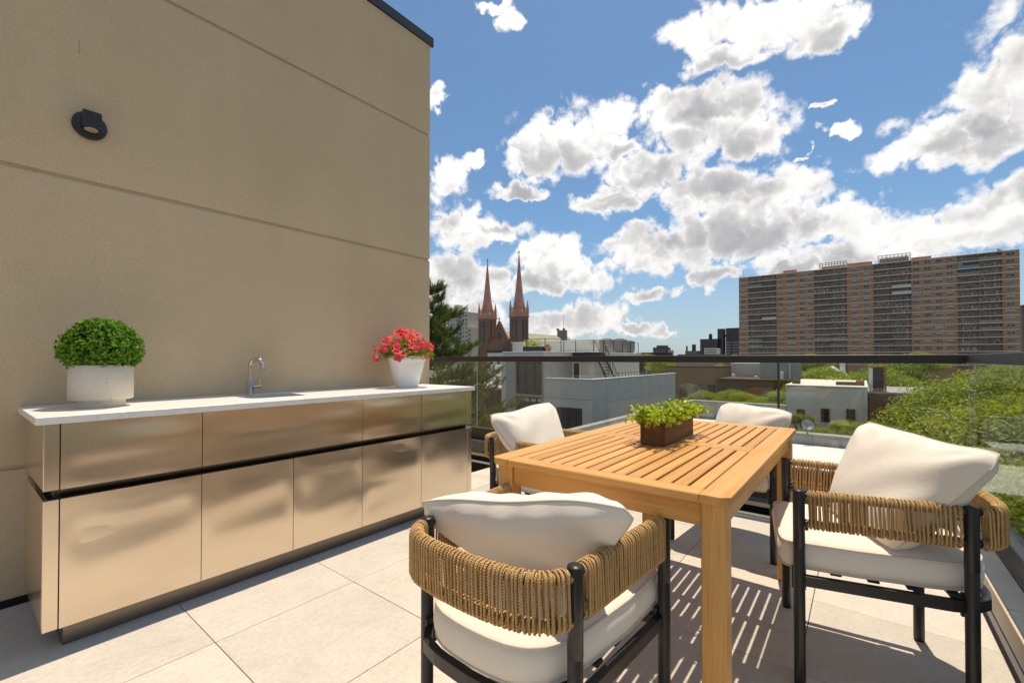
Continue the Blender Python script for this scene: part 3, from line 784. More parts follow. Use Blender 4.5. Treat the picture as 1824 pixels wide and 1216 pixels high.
# long side boards run through, with a clipped corner
def side_board(y0, y1, sgn):
    c = 0.018; a, b_ = TX0 - cxT, TX1 - cxT
    if sgn < 0: poly = [(a + c, y0), (b_ - c, y0), (b_, y0 + c), (b_, y1), (a, y1), (a, y0 + c)]
    else: poly = [(a, y0), (b_, y0), (b_, y1 - c), (b_ - c, y1), (a + c, y1), (a, y1 - c)]
    o = MB().prism(poly, ZB, ZT).build('side_board', 'teak_x', tb)
    bv = o.modifiers.new('edge', 'BEVEL'); bv.width = 0.003; bv.segments = 2
side_board(TY0 - cyT, 0.336 - cyT, -1); side_board(0.977 - cyT, TY1 - cyT, 1)
tbx('end_board', 'teak_y', TX0 + .001, 1.278, 0.337, 0.976, ZB, ZT - .0005); tbx('end_board', 'teak_y', 2.594, TX1 - .001, 0.337, 0.976, ZB, ZT - .0005)
tbx('mid_board', 'teak_y', 1.887, 1.980, 0.337, 0.976, ZB, ZT - .0008)
pit = (0.976 - 0.337) / 14
sl_me = {}
for (a, b_) in ((1.2785, 1.8865), (1.9805, 2.5935)):
    for k in range(14):
        y = 0.337 + pit * k
        key = round(b_ - a, 4)
        if key not in sl_me: sl_me[key] = MB().cbox(0, b_ - a, 0, pit - 0.0085, ZB + 0.002, ZT - 0.001, 0.0022).mesh('slat', 'teak_x')
        link('slat', sl_me[key], tb, (a - cxT, y + 0.00425 - cyT, rnd.uniform(-.0004, .0004)))
for x in (1.58, 2.29): tbx('cross_beam', 'teak_y', x - .021, x + .021, 0.32, 0.99, 0.690, 0.7275)
tbx('cross_beam', 'teak_y', 1.895, 1.972, 0.32, 0.99, 0.69, 0.7255)
LG = 0.062
for x in (TX0 + .022, TX1 - .022 - LG):
    for y in (TY0 + .014, TY1 - .014 - LG): tbx('leg', 'teak_z', x, x + LG, y, y + LG, 0.0, ZB - .0005, 0.004)
for x in (TX0 + .034, TX1 - .034 - .022): tbx('apron', 'teak_y', x, x + .022, TY0 + .014 + LG + .0005, TY1 - .014 - LG - .0005, 0.655, ZB - .0005)
for y in (TY0 + .024, TY1 - .024 - .022): tbx('apron', 'teak_x', TX0 + .022 + LG + .0005, TX1 - .022 - LG - .0005, y, y + .022, 0.655, ZB - .0005)

# ---- planter on the table
pl = thing('table_planter', 'dark rustic wooden box of lime green leaves on the table', 'planter', (1.959, 0.668, 0.75))
def pb(n, x0, x1, y0, y1, z0, z1, c=.0015): return MB().cbox(x0, x1, y0, y1, z0, z1, c).build(n, 'crate_wood', pl)
pb('side_board', -0.186, 0.186, -0.052, -0.042, 0, 0.092); pb('side_board', -0.186, 0.186, 0.042, 0.052, 0, 0.092)
pb('end_board', -0.186, -0.175, -0.0415, 0.0415, 0, 0.091); pb('end_board', 0.175, 0.186, -0.0415, 0.0415, 0, 0.091)
MB().box(-0.174, 0.174, -0.041, 0.041, 0.004, 0.078).build('soil', 'soil', pl)
VV, FF = [], []; off = 0; st = MB()
for k in range(190):
    bx, by = rs.uniform(-0.165, 0.165), rs.uniform(-0.035, 0.035)
    ln = rs.uniform(0.06, 0.12); out = np.array([bx * 0.45 + rs.normal(0, .045), by * 1.6 + rs.normal(0, .05), 0.12 + rs.uniform(-0.05, 0.03)])
    dirv = out / np.linalg.norm(out)
    pts = np.array([np.array([bx, by, 0.075]) + dirv * ln * t_ + np.array([0, 0, -0.02]) * t_ * t_ + np.array([bx, by * 3, 0]) * .25 * t_ for t_ in np.linspace(0, 1, 6)])
    st.tube([tuple(p_) for p_ in pts[::2]] + [tuple(pts[-1])], 0.0012, 3, caps=False)
    tt = rs.uniform(0.15, 1.0, 15); Pk = np.stack([np.interp(tt, np.linspace(0, 1, 6), pts[:, i]) for i in range(3)], 1)
    Nn = unit(dirv * 0.4 + rs.normal(0, .6, (15, 3)) + np.array([0, 0, .4]))
    V, Fq = leaves(rs, Pk, Nn, 0.021, 0.0155, 0.15, 0.3); VV.append(V); FF.append(Fq + off); off += len(V)
link('foliage', npmesh('foliage', np.concatenate(VV), np.concatenate(FF), 'lime_leaf'), pl)
st.build('stems', 'lime_leaf', pl)

# ================================================================== CHAIRS
FR, RR = (0.272, 0.218), (0.236, -0.222)          # front and rear post positions (half)
def arc(cx, cy, r_, a0, a1, n): return [(cx + r_ * math.cos(R(a0 + (a1 - a0) * k / n)), cy + r_ * math.sin(R(a0 + (a1 - a0) * k / n))) for k in range(n + 1)]
half = [(FR[0], FR[1]), (RR[0], RR[1])] + [(0.231, -0.245), (0.218, -0.272), (0.196, -0.294), (0.168, -0.308), (0.125, -0.3185), (0.065, -0.3245), (0.0, -0.326)]
path = half + [(-x, y) for x, y in half[::-1][1:]]
def resample(pts, step):
    P_ = np.array(pts, float); d_ = np.r_[0, np.cumsum(np.linalg.norm(np.diff(P_, axis=0), axis=1))]
    s_ = np.linspace(0, d_[-1], max(2, round(d_[-1] / step)) + 1); return np.stack([np.interp(s_, d_, P_[:, i]) for i in range(P_.shape[1])], 1), s_, d_[-1]
ZTOP, ZBOT, TR = 0.642, 0.549, 0.0095
def make_chair():
    c = thing('rope_chair', '', 'chair', group='rope and black metal dining chairs around the table')
    # posts
    for sx in (-1, 1):
        for (x, y) in (FR, RR):
            lg = MB(); lg.lathe([(0, 0.006), (0.0165, 0.006), (0.0172, 0.010), (0.0172, 0.462), (0.0165, 0.464), (0.0165, 0.466), (0.0178, 0.468), (0.0178, 0.655), (0.0165, 0.6585), (0, 0.659)], 20, 0, 0)
            o = lg.build('post', 'black_metal', c, (sx * x, y, 0))
            MB().lathe([(0, 0), (0.0155, 0), (0.0165, 0.003), (0.0165, 0.0075), (0, 0.0075)], 16).build('foot_cap', 'rubber', o)
    # rope frame tubes
    fine, _, _ = resample(path, 0.02)
    tb_ = MB()
    for z in (ZTOP, ZBOT): tb_.tube([(x, y, z) for x, y in fine], TR, 8)
    tb_.build('rope_frame', 'black_metal', c)
    # helical binding on both tubes: too fine to pick apart
    dense, s_, Lp = resample(path, 0.0062 / 8)
    tg = np.gradient(dense, axis=0); tg /= np.linalg.norm(tg, axis=1)[:, None]; nr = np.stack([tg[:, 1], -tg[:, 0]], 1)
    bd = MB(); post_s = [0, np.hypot(FR[0] - RR[0], FR[1] - RR[1])]; post_s += [Lp - post_s[1], Lp]
    for zc in (ZTOP, ZBOT):
        seg = []
        for k in range(0, len(s_)):
            near = min(abs(s_[k] - q_) for q_ in post_s) < 0.020
            if near:
                if len(seg) > 8: bd.tube(seg, 0.0030, 4, caps=False)
                seg = []; continue
            an = 2 * math.pi * k / 8; rr_ = TR + 0.0028
            seg.append((dense[k, 0] + nr[k, 0] * rr_ * math.cos(an), dense[k, 1] + nr[k, 1] * rr_ * math.cos(an), zc + rr_ * math.sin(an)))
        if len(seg) > 8: bd.tube(seg, 0.0030, 4, caps=False)
    o = bd.build('rope_binding', 'rope', c); o['kind'] = 'stuff'
    # strands looping round both tubes
    ro = TR + 0.0074; prof = []
    for k in range(7):
        a = math.pi * k / 6; prof.append((ro * math.cos(a), ZTOP + ro * math.sin(a)))
    for k in range(7):
        a = math.pi + math.pi * k / 6; prof.append((ro * math.cos(a) , ZBOT + ro * math.sin(a)))
    sme = MB().tube([(x, 0.0016 * math.sin((z - 0.6) * 30), z - 0.6) for x, z in prof], 0.0031, 5, closed=True).mesh('rope_strand', 'rope')
    st_, ss, Lp = resample(path, 0.0108)
    tgs = np.gradient(st_, axis=0)
    for k in range(len(ss)):
        if min(abs(ss[k] - q_) for q_ in post_s) < 0.0235: continue
        an = math.atan2(tgs[k, 1], tgs[k, 0]) - math.pi / 2
        o = link('rope_strand', sme, c, (st_[k, 0], st_[k, 1], 0.6 + rnd.uniform(-.0006, .0006)), (rnd.uniform(-.035, .035), 0, an + rnd.uniform(-.12, .12)))
    # seat frame rail, slats, brackets
    rp = [(0.264, 0.214), (0.236, -0.18), (0.215, -0.235), (0.175, -0.275), (0.11, -0.292), (0, -0.298)]
    rp = rp + [(-x, y) for x, y in rp[::-1][1:]]
    rq, _, _ = resample(rp, 0.03); fr_ = MB(); n = len(rq)
    tq = np.gradient(rq, axis=0); tq /= np.linalg.norm(tq, axis=1)[:, None]; nq = np.stack([tq[:, 1], -tq[:, 0]], 1)
    vs = []
    for k in range(n):
        for (o_, z) in ((-.011, .338), (.011, .338), (.011, .372), (-.011, .372)): vs.append((rq[k, 0] + nq[k, 0] * o_, rq[k, 1] + nq[k, 1] * o_, z))
    fs = [(k * 4 + i, k * 4 + (i + 1) % 4, (k + 1) * 4 + (i + 1) % 4, (k + 1) * 4 + i) for k in range(n - 1) for i in range(4)] + [(3, 2, 1, 0), (n * 4 - 4, n * 4 - 3, n * 4 - 2, n * 4 - 1)]
    fr_.add(vs, fs); fr_.cbox(-0.262, 0.262, 0.198, 0.220, 0.3385, 0.3715, 0.003)
    o = fr_.build('seat_frame', 'black_metal', c); bvm = o.modifiers.new('edge', 'BEVEL'); bvm.width = 0.004; bvm.segments = 2; bvm.limit_method = 'ANGLE'
    for y in (-0.19, -0.09, 0.01, 0.11): MB().cbox(-0.228, 0.228, y - .016, y + .016, 0.372, 0.381, 0.002).build('seat_slat', 'black_metal', c)
    for sx in (-1, 1):
        for (x, y) in (FR, RR): MB().cbox(sx * (x - 0.019) - .006, sx * (x - 0.019) + .006, y - .021, y + .021, 0.318, 0.392, 0.003).build('bracket', 'black_metal', c)
        MB().cbox(sx * 0.256 - .012, sx * 0.256 + .012, 0.190, 0.206, 0.523, 0.535, 0.002).build('bracket', 'black_metal', c)
    # seat cushion: outline lofted through side and crown
    ol = [(0.243, 0.235), (0.238, 0.252), (0.222, 0.264), (0.19, 0.268), (0.0, 0.270)]
    ol = [(-x, y) for x, y in ol] + [(x, y) for x, y in ol[::-1][1:]]
    ol += [(0.236, 0.05), (0.214, -0.13), (0.200, -0.19), (0.176, -0.24), (0.142, -0.272), (0.10, -0.288), (0.05, -0.295), (0, -0.297)]
    ol += [(-x, y) for x, y in [(0.05, -0.295), (0.10, -0.288), (0.142, -0.272), (0.176, -0.24), (0.200, -0.19), (0.214, -0.13), (0.236, 0.05)]]
    oc, _, _ = resample(ol + [ol[0]], 0.018); oc = oc[:-1] if np.linalg.norm(oc[0] - oc[-1]) < .009 else oc
    n = len(oc); cb = MB(); rings = []
    ctr = np.array([0, -0.02])
    tq = np.roll(oc, -1, 0) - np.roll(oc, 1, 0); tq /= np.linalg.norm(tq, axis=1)[:, None]; nq = np.stack([-tq[:, 1], tq[:, 0]], 1)
    if ((oc - ctr) * nq).sum() < 0: nq = -nq
    spec = [(0.0, 0.60, 0.384), (0.0, 0.97, 0.384), (0.0, 1.0, 0.387), (0.006, 1.0, 0.405), (0.009, 1.0, 0.428), (0.006, 1.0, 0.450), (0.0, 1.0, 0.468), (0.0, 0.965, 0.474), (0, 0.88, 0.4815), (0, 0.70, 0.489), (0, 0.45, 0.493), (0, 0.2, 0.4945)]
    vs = []
    rw = np.random.default_rng(5)
    for (bulge, sc_, z) in spec:
        ring_ = ctr + (oc - ctr) * sc_ + nq * bulge
        for k in range(n):
            wz = 0.0012 * math.sin(9 * ring_[k, 0] * 7 + 3) + 0.0012 * math.sin(ring_[k, 1] * 50 + z * 90) if 0.39 < z else 0
            vs.append((ring_[k, 0], ring_[k, 1], z + wz * (1 if z > 0.46 else 0.7)))
    fs = [(j * n + k, j * n + (k + 1) % n, (j + 1) * n + (k + 1) % n, (j + 1) * n + k) for j in range(len(spec) - 1) for k in range(n)]
    fs += [tuple(range((len(spec) - 1) * n, len(spec) * n)), tuple(range(n))[::-1]]
    cb.add(vs, fs, 0, True)
    cu_ = cb.build('seat_cushion', 'fabric', c)
    for z in (0.470, 0.387):
        MB().tube([(oc[k, 0] + nq[k, 0] * .001, oc[k, 1] + nq[k, 1] * .001, z) for k in range(n)], 0.0034, 6, closed=True).build('piping', 'piping', cu_)
    return c
ch1 = make_chair()
chairs = [((1.06, 0.722), 0, 'rope chair nearest the camera, its back turned to us at the near table end'),
          ((2.165, 1.43), -90, 'rope chair on the cabinet side of the table, its back towards the grey building'),
          ((2.98, 0.652), 180, 'rope chair at the far table end beside the far glass railing'),
          ((2.095, 0.006), 100.5, 'rope chair seen from its side, nearest the right-hand glass railing')]
for k, (loc, a, lab) in enumerate(chairs):
    rz = R(a - 90)
    if k == 0: ch1.location = (*loc, 0); ch1.rotation_euler = (0, 0, rz); ch1['label'] = lab
    else: copy_tree(ch1, (*loc, 0), rz, lab)

# ---- loose back pillows
def pillow(name, label, loc, rot, w, h, t_, seed, squeeze=0.34):
    rg = random.Random(seed); nu, nv = 46, 34
    ph = [(rg.uniform(0, 6.28), rg.uniform(3, 9), rg.uniform(3, 9), rg.uniform(-1, 1)) for _ in range(9)]
    def pt(u, v_, side):
        q_ = 0.15                                        # rounded outline
        xu = u * math.sqrt(1 - q_ * v_ ** 4) / math.sqrt(1 - 0.0); zv = v_ * math.sqrt(1 - q_ * u ** 4)
        ex = 1 - 0.035 * (1 - v_ * v_) * abs(u) ** 3; ey = 1 - 0.055 * (1 - u * u) * abs(v_) ** 3
        lo_ = max(0.0, 0.80 - v_) / 1.80                 # squeezed between the arms at its foot
        x = xu * w / 2 * ex * (1 - squeeze * lo_); z = zv * h / 2 * ey
        prof = (max(0, 1 - abs(u) ** 3.6) ** 0.50) * (max(0, 1 - abs(v_) ** 3.0) ** 0.52)
        wr = 0
        for (p_, fx_, fz_, am) in ph: wr += am * math.sin(p_ + fx_ * u + fz_ * v_ + side)
        rad = 0
        for (cu_, cv_) in ((1, 1), (-1, 1), (1, -1), (-1, -1)):
            dx, dz = (u - cu_), (v_ - cv_); rr_ = math.hypot(dx, dz)
            rad += math.exp(-(rr_ / .55) ** 2) * math.sin(9 * math.atan2(dz, dx) + ph[0][0] * cu_ + cv_) * min(1, rr_ * 3)
        ed = math.exp(-((1 - abs(v_)) / .28) ** 2) * math.sin(13 * u + ph[1][0] + 2 * math.sin(3 * u)) * (1 - u * u)
        y = side * t_ / 2 * prof + (0.0012 * wr + 0.0065 * rad + 0.0055 * ed) * min(1, prof * 2.2) * side
        sag = 0.006 * math.sin(2.2 * u + ph[2][0]) + 0.003 * math.sin(5.3 * u + ph[3][0])
        return (x, y + sag * 0.5, z + sag * max(0, v_) )
    m_ = MB()
    for side in (1, -1):
        vs = [pt(-1 + 2 * i / nu, -1 + 2 * j / nv, side) for j in range(nv + 1) for i in range(nu + 1)]
        fs = [(j * (nu + 1) + i, j * (nu + 1) + i + 1, (j + 1) * (nu + 1) + i + 1, (j + 1) * (nu + 1) + i) for j in range(nv) for i in range(nu)]
        if side == 1: fs = [f[::-1] for f in fs]
        m_.add(vs, fs, 0, True)
    o = m_.build(name, 'fabric', None, loc, rot)
    per = [pt(-1 + 2 * i / 40, -1, 0) for i in range(40)] + [pt(1, -1 + 2 * i / 30, 0) for i in range(30)] + [pt(1 - 2 * i / 40, 1, 0) for i in range(40)] + [pt(-1, 1 - 2 * i / 30, 0) for i in range(30)]
    MB().tube(per, 0.0036, 6, closed=True).build('piping', 'piping', o)
    return tag(o, label, 'pillow', 'cream back pillows on the rope chairs')
def place_pillow(k, lx, ly, lz, yaw, tilt, roll, label, w=0.60, h=0.40, t_=0.16, seed=0, squeeze=0.40):
    loc, a, _ = chairs[k]; rz = R(a - 90)
    p = Matrix.Rotation(rz, 3, 'Z') @ Vector((lx, ly, 0))
    M = Matrix.Rotation(rz + R(yaw), 3, 'Z') @ Matrix.Rotation(R(tilt), 3, 'X') @ Matrix.Rotation(R(roll), 3, 'Y')
    return pillow('back_pillow', label, (loc[0] + p.x, loc[1] + p.y, lz), M.to_euler(), w, h, t_, seed, squeeze)
place_pillow(0, 0.005, -0.050, 0.590, 14, 36, -8, 'cream pillow slumped in the nearest chair, its back face to us', 0.64, 0.37, 0.15, seed=1, squeeze=0.68)
place_pillow(1, 0.03, -0.070, 0.640, 0, 29, 2, 'cream pillow in the chair on the cabinet side of the table', 0.64, 0.40, 0.16, seed=2)
place_pillow(2, -0.10, 0.080, 0.655, -38, 28, 0, 'cream pillow in the far chair at the table end, before the railing', 0.56, 0.38, 0.15, seed=3)
place_pillow(3, 0.0, -0.085, 0.650, 19, 30, -1, 'large cream pillow in the right-hand chair, propped up at an angle', 0.65, 0.43, 0.17, seed=4)

# ================================================================== BEYOND THE TERRACE
ZG = -13.0
gm = MB(); gm.add([(-1500, -2500, ZG), (3500, -2500, ZG), (3500, 2500, ZG), (-1500, 2500, ZG)], [(0, 1, 2, 3)])
struct(gm.build('ground', 'ground'))

WIN = {}
def win_mesh(w, h, nx, nz, frame, glass, fw=0.06, deep=0.10, blind=0.0):
    """window facing -X, centred on its opening: frame bars and recessed panes"""
    key = (w, h, nx, nz, frame, glass, fw, blind)
    if key not in WIN:
        m_ = MB(); m_.box(0.02, 0.05, -w / 2, w / 2, -h / 2, h / 2, 1)
        for k in range(nx + 1):
            y = -w / 2 + w * k / nx; a = max(-w / 2, y - fw / 2); b_ = min(w / 2, y + fw / 2)
            if k == 0: b_ = a + fw
            if k == nx: a = b_ - fw
            m_.box(-0.02, 0.018, a, b_, -h / 2, h / 2, 0)
        for k in range(nz + 1):
            z = -h / 2 + h * k / nz; a = max(-h / 2, z - fw / 2); b_ = min(h / 2, z + fw / 2)
            if k == 0: b_ = a + fw
            if k == nz: a = b_ - fw
            m_.box(-0.017, 0.0175, -w / 2 + fw * .5, w / 2 - fw * .5, a, b_, 0)
        if blind: m_.box(0.0178, 0.0195, -w / 2 + fw, w / 2 - fw, h / 2 - h * blind, h / 2 - fw, 2)
        WIN[key] = m_.mesh('window', [frame, glass, 'cream_wall'])
    return WIN[key]
def window(par, x, y, z, w, h, nx=2, nz=1, frame='frame_pale', glass='window_dark', rz=0, fw=0.06, blind=0.0, name='window'):
    return link(name, win_mesh(w, h, nx, nz, frame, glass, fw, 0.1, blind), par, (x, y, z), (0, 0, rz))
def wallbox(par, n, mat, x0, x1, y0, y1, z0, z1, c=0.02): return MB().cbox(x0, x1, y0, y1, z0, z1, c).build(n, mat, par)

# ---------------- big brick apartment tower
tw = thing('apartment_tower', 'huge tan brick apartment tower with rows of balconies and pale floor bands', 'apartment building', (249, 0, ZG))
ZB0 = -ZG; TOP = 42.25 + ZB0; FH = 2.72
bays = [(44.63, 32.35), (17.12, 4.99), (-4.24, -16.51), (-30.11, -42.41)]
edges = [48.83] + [e for b_ in bays for e in b_] + [-46.96]
body = MB(); body.box(1.15, 17, -46.96, 48.83, 0, TOP)
for k in range(0, len(edges), 2): body.box(0, 1.148, edges[k + 1], edges[k], 0, TOP - .002)
body.build('wall', 'tower_brick', tw)
for k in range(17):
    z = TOP - FH * k; m_ = MB()
    for q in range(0, len(edges), 2): m_.box(-0.08, 0.10, edges[q + 1] + .01, edges[q] - .01, z - 0.20, z + (0.02 if k else 0.12))
    for (a, b_) in bays: m_.box(-0.55, 1.14, b_ - .05, a + .05, z - 0.27, z - 0.002)
    m_.build('floor_band', 'concrete_white', tw)
cols = [(46.82, 1.9, 2), (30.47, 1.9, 2), (26.16, 3.7, 4), (21.84, 1.9, 2), (18.68, 1.9, 2), (2.31, 2.1, 2), (-1.89, 2.1, 2), (-18.1, 2.1, 2), (-21.54, 2.1, 2), (-24.89, 2.1, 2), (-28.08, 2.1, 2), (-44.57, 2.3, 2)]
for k in range(16):
    z = TOP - FH * k - 1.36
    for (y, w, nx) in cols:
        o = window(tw, -0.03, y, z, w, 1.25, nx, 1, 'frame_pale', rnd.choice(('window_dark', 'window_dark', 'window_blue')), 0, 0.11, rnd.choice((0, 0, 0.35, 0.5)))
        if rnd.random() < 0.22:
            pass
ac = MB().cbox(-0.35, 0.0, -0.34, 0.34, -0.22, 0.2, 0.02).mesh('air_conditioner', 'frame_pale')
for k in range(16):
    for (y, w, nx) in cols:
        if rnd.random() < 0.16: link('air_conditioner', ac, tw, (-0.06, y + rnd.choice((-.5, .5)), TOP - FH * k - 1.78))
def balcony_mesh(kind, w, seed):
    rr = random.Random(seed); m_ = MB()
    # back wall: glazed doors and windows with pale frames
    y = -w / 2 + 0.5
    while y < w / 2 - 1.0:
        ww = rr.choice((0.9, 1.2, 1.5)); hh = rr.choice((1.1, 1.25, 1.25, 1.9))
        m_.box(1.07, 1.11, y, y + ww, 2.2 - hh, 2.2, rr.choice((1, 6)))
        for yy in (y, y + ww - .09): m_.box(1.01, 1.065, yy, yy + .09, 2.2 - hh, 2.2, 2)
        m_.box(1.02, 1.064, y + .09, y + ww - .09, 2.11, 2.2, 2)
        if rr.random() < .45: m_.box(1.05, 1.0695, y + .1, y + ww - .1, 2.2 - hh * rr.uniform(.3, .8), 2.1, 2)
        y += ww + rr.choice((0.12, 0.5, 0.9))
    mi = {'bars': 0, 'white': 3, 'blue': 4, 'panel': 0}[kind]
    m_.box(-0.48, -0.42, -w / 2 + .06, w / 2 - .06, 1.02, 1.09, 0)
    if kind == 'bars':
        n = int(w / 0.26)
        for k in range(n + 1):
            yy = -w / 2 + .08 + (w - .16) * k / n; m_.box(-0.47, -0.44, yy - .022, yy + .022, 0.02, 1.02, 0)
    elif kind == 'panel':
        m_.box(-0.47, -0.44, -w / 2 + .06, w / 2 - .06, 0.10, 0.98, 0)
    else: m_.box(-0.49, -0.44, -w / 2 + .02, w / 2 - .02, 0.0, 1.015, mi)
    if kind in ('blue',): m_.box(-0.3, -0.25, w / 2 - 1.6, w / 2 - .2, 1.1, 2.45, 4)
    if kind == 'white' and rr.random() < .7: m_.box(-0.3, 0.9, w / 2 - .4, w / 2 - .1, 0.1, 2.4, 3)
    for k in range(rr.randint(3, 8)):
        yy = rr.uniform(-w / 2 + .5, w / 2 - .6); s_ = rr.uniform(.2, .6); m_.box(0.2, 0.2 + s_, yy, yy + s_, 0.0, rr.uniform(.4, 1.7), 5)
    m_.box(0.0, 1.06, w / 2 - .10, w / 2 + .0, 0.02, 2.4, 2)
    return m_.mesh('balcony', ['balcony_rail', 'window_dark', 'frame_pale', 'balcony_white', 'balcony_blue', 'balcony_clutter', 'window_blue'])
BM = {}
for bi, (a, b_) in enumerate(bays):
    w = (a - b_) / 2
    for k in range(16):
        for h_ in (0, 1):
            kind = 'panel' if rnd.random() < .12 else 'bars'
            if (bi, k, h_) in ((2, 3, 1), (2, 4, 1), (2, 14, 1), (0, 7, 1)): kind = 'white'
            if (bi, k, h_) == (3, 1, 0): kind = 'blue'
            sd = rnd.randint(0, 6); key = (kind, round(w, 2), sd)
            if key not in BM: BM[key] = balcony_mesh(kind, w, sd)
            link('balcony', BM[key], tw, (0, a - w * (h_ + 0.5), TOP - FH * (k + 1)))
def screen(y0, y1, z1, nb, mat):
    m_ = MB()
    for k in range(nb + 1):
        yy = y0 + (y1 - y0) * k / nb; m_.box(1.0, 1.3, yy - .12, yy + .12, TOP + .1, TOP + z1)
    for z in np.linspace(0.35, z1, 4): m_.box(0.98, 1.28, y0, y1, TOP + z - .12, TOP + z + .1)
    m_.build('roof_screen', mat, tw)
screen(5.0, 15.0, 2.9, 9, 'frame_pale'); screen(-16.4, -6.0, 3.4, 8, 'frame_pale')
MB().box(6, 12, 5.5, 14.5, TOP, TOP + 2.2).build('penthouse', 'tower_brick', tw)
MB().box(3, 12, -4, 5, TOP, TOP + 1.9).build('penthouse', 'tower_brick', tw)
MB().box(3, 12, -16, -6.5, TOP, TOP + 2.4).build('penthouse', 'balcony_clutter', tw)
MB().box(3, 9, -23, -17, TOP, TOP + 1.5).build('penthouse', 'tower_brick', tw)
MB().box(3, 8, 24.5, 29.8, TOP, TOP + 1.7).build('penthouse', 'tower_brick', tw)
MB().prism([(0, 0), (2.5, 0), (2.5, 1.6)], 0, 0.3, 0, Matrix.Translation((2, -44, TOP)) @ Matrix.Rotation(R(90), 4, 'Z') @ Matrix.Rotation(R(90), 4, 'X')).build('roof_panel', 'balcony_rail', tw)
fr = MB()
for q in range(60): fr.box(0.3, 0.36, -46.5 + q * 1.6, -46.44 + q * 1.6, TOP + .1, TOP + 1.1)
fr.box(0.3, 0.36, -46.5, 48.4, TOP + 1.06, TOP + 1.12); fr.build('roof_fence', 'frame_pale', tw)
for (y, h_) in ((47, 4), (-9, 4), (-12.5, 3.5), (-15, 3)): MB().box(1.5, 1.62, y, y + .12, TOP, TOP + h_).build('aerial', 'balcony_rail', tw)

# ---------------- twin-spired church
chh = thing('church', 'brownstone church with twin copper pink spires and a gabled front', 'church', (168.5, 137.8, ZG))
def church_tower(yc, tip):
    s = 3.25; zc = 21.3 + ZB0; zz = lambda z: z + ZB0
    t_ = MB()
    t_.box(-s, s, yc - s, yc + s, 0, zz(9.0)); t_.box(-s + .55, s - .55, yc - s + .55, yc + s - .55, zz(9.0), zz(21.0))
    for a in (-1, 1):
        for b_ in (-1, 1): t_.lathe([(0.95, 0), (0.95, zz(9.2)), (0.78, zz(9.8)), (0.78, zz(20.8)), (0.9, zz(21.2))], 8, a * (s - .55), yc + b_ * (s - .55), 0, False, ang=R(22.5))
    for ax in (0, 1):                                   # mullions between the belfry lancets
        for o_ in (-0.0,):
            if ax == 0: t_.box(-s - .02, -s + .7, yc - .28, yc + .28, zz(9.05), zz(20.6)); t_.box(-s + .02, -s + .6, yc - s + .9, yc + s - .9, zz(19.6), zz(20.98))
            else: t_.box(-.28, .28, yc - s - .02, yc - s + .7, zz(9.05), zz(20.6)); t_.box(-s + .9, s - .9, yc - s + .02, yc - s + .6, zz(19.6), zz(20.98))
    tower = t_.build('belfry', 'church_stone', chh)
    lv = MB()
    for q in range(14):
        z = zz(9.6 + q * 0.75); lv.box(-s + .12, -s + .5, yc - s + 1.0, yc + s - 1.0, z, z + .16); lv.box(-s + 1.0, s - 1.0, yc - s + .12, yc - s + .5, z, z + .16)
    lv.build('louvre', 'balcony_rail', tower)
    ld = MB()
    for o_ in (-1.15, 1.15):
        ld.box(-s + .535, -s + .549, yc + o_ - .62, yc + o_ + .62, zz(9.6), zz(19.6)); ld.box(o_ - .62, o_ + .62, yc - s + .535, yc - s + .549, zz(9.6), zz(19.6))
    ld.build('lancet', 'window_dark', tower)
    sp = MB(); sp.box(-s - .3, s + .3, yc - s - .3, yc + s + .3, zz(21.0), zz(21.7)); sp.box(-s - .05, s + .05, yc - s - .05, yc + s + .05, zz(21.7), zz(23.2))
    # broach: square base turning into an octagonal spire
    n = 8; rows = [(3.15, zz(23.2), 0.92), (2.75, zz(26.0), 1.0), (1.95, zz(31.0), 1.0), (1.22, zz(38.0), 1), (0.18, zz(tip), 1)]
    sp.lathe([(r_ * 1.06, z) for r_, z, _ in rows], 8, 0, yc, 0, False, ang=R(22.5))
    for a in (-1, 1):
        for b_ in (-1, 1):
            x_, y_ = a * (s - .35), yc + b_ * (s - .35)
            sp.lathe([(0.62, zz(21.7)), (0.62, zz(25.5)), (0.05, zz(29.2))], 6, x_, y_, 0, False)
            sp.add([(a * s, yc + b_ * s, zz(23.2)), (a * s, yc + b_ * .6, zz(23.2)), (a * .6, yc + b_ * s, zz(23.2)), (a * 1.0, yc + b_ * 1.0, zz(28.5))], [(0, 1, 3), (0, 3, 2), (0, 2, 1)])
    for q in range(4):                                  # gabled dormers on the four sides
        Mq = Matrix.Translation((0, yc, 0)) @ Matrix.Rotation(R(90 * q), 4, 'Z')
        sp.add([Mq @ Vector(p_) for p_ in ((-s, -1.3, zz(23.2)), (-s, 1.3, zz(23.2)), (-s + .2, 0, zz(27.6)), (-1.6, 0, zz(27.6)))], [(0, 1, 2), (0, 2, 3), (1, 3, 2)])
    spo = sp.build('spire', 'spire_copper', chh)
    sl_ = MB()
    for (z, r_, h_) in ((24.6, s, .9), (29.3, 1.95, .8), (33.6, 1.45, .7)):
        sl_.box(-r_ - .03, -r_ + .4, yc - .22, yc + .22, zz(z), zz(z) + h_); sl_.box(-.22, .22, yc - r_ - .03, yc - r_ + .4, zz(z), zz(z) + h_)
    sl_.build('spire_slot', 'window_dark', spo)
    cr_ = MB(); cr_.box(-.1, .1, yc - .1, yc + .1, zz(tip) - .1, zz(tip) + 2.4); cr_.box(-.09, .09, yc - .75, yc + .75, zz(tip) + 1.3, zz(tip) + 1.55)
    cr_.build('cross', 'rail_metal', chh)
church_tower(10.2, 49.2); church_tower(-9.8, 50.4)
yg = -1.0
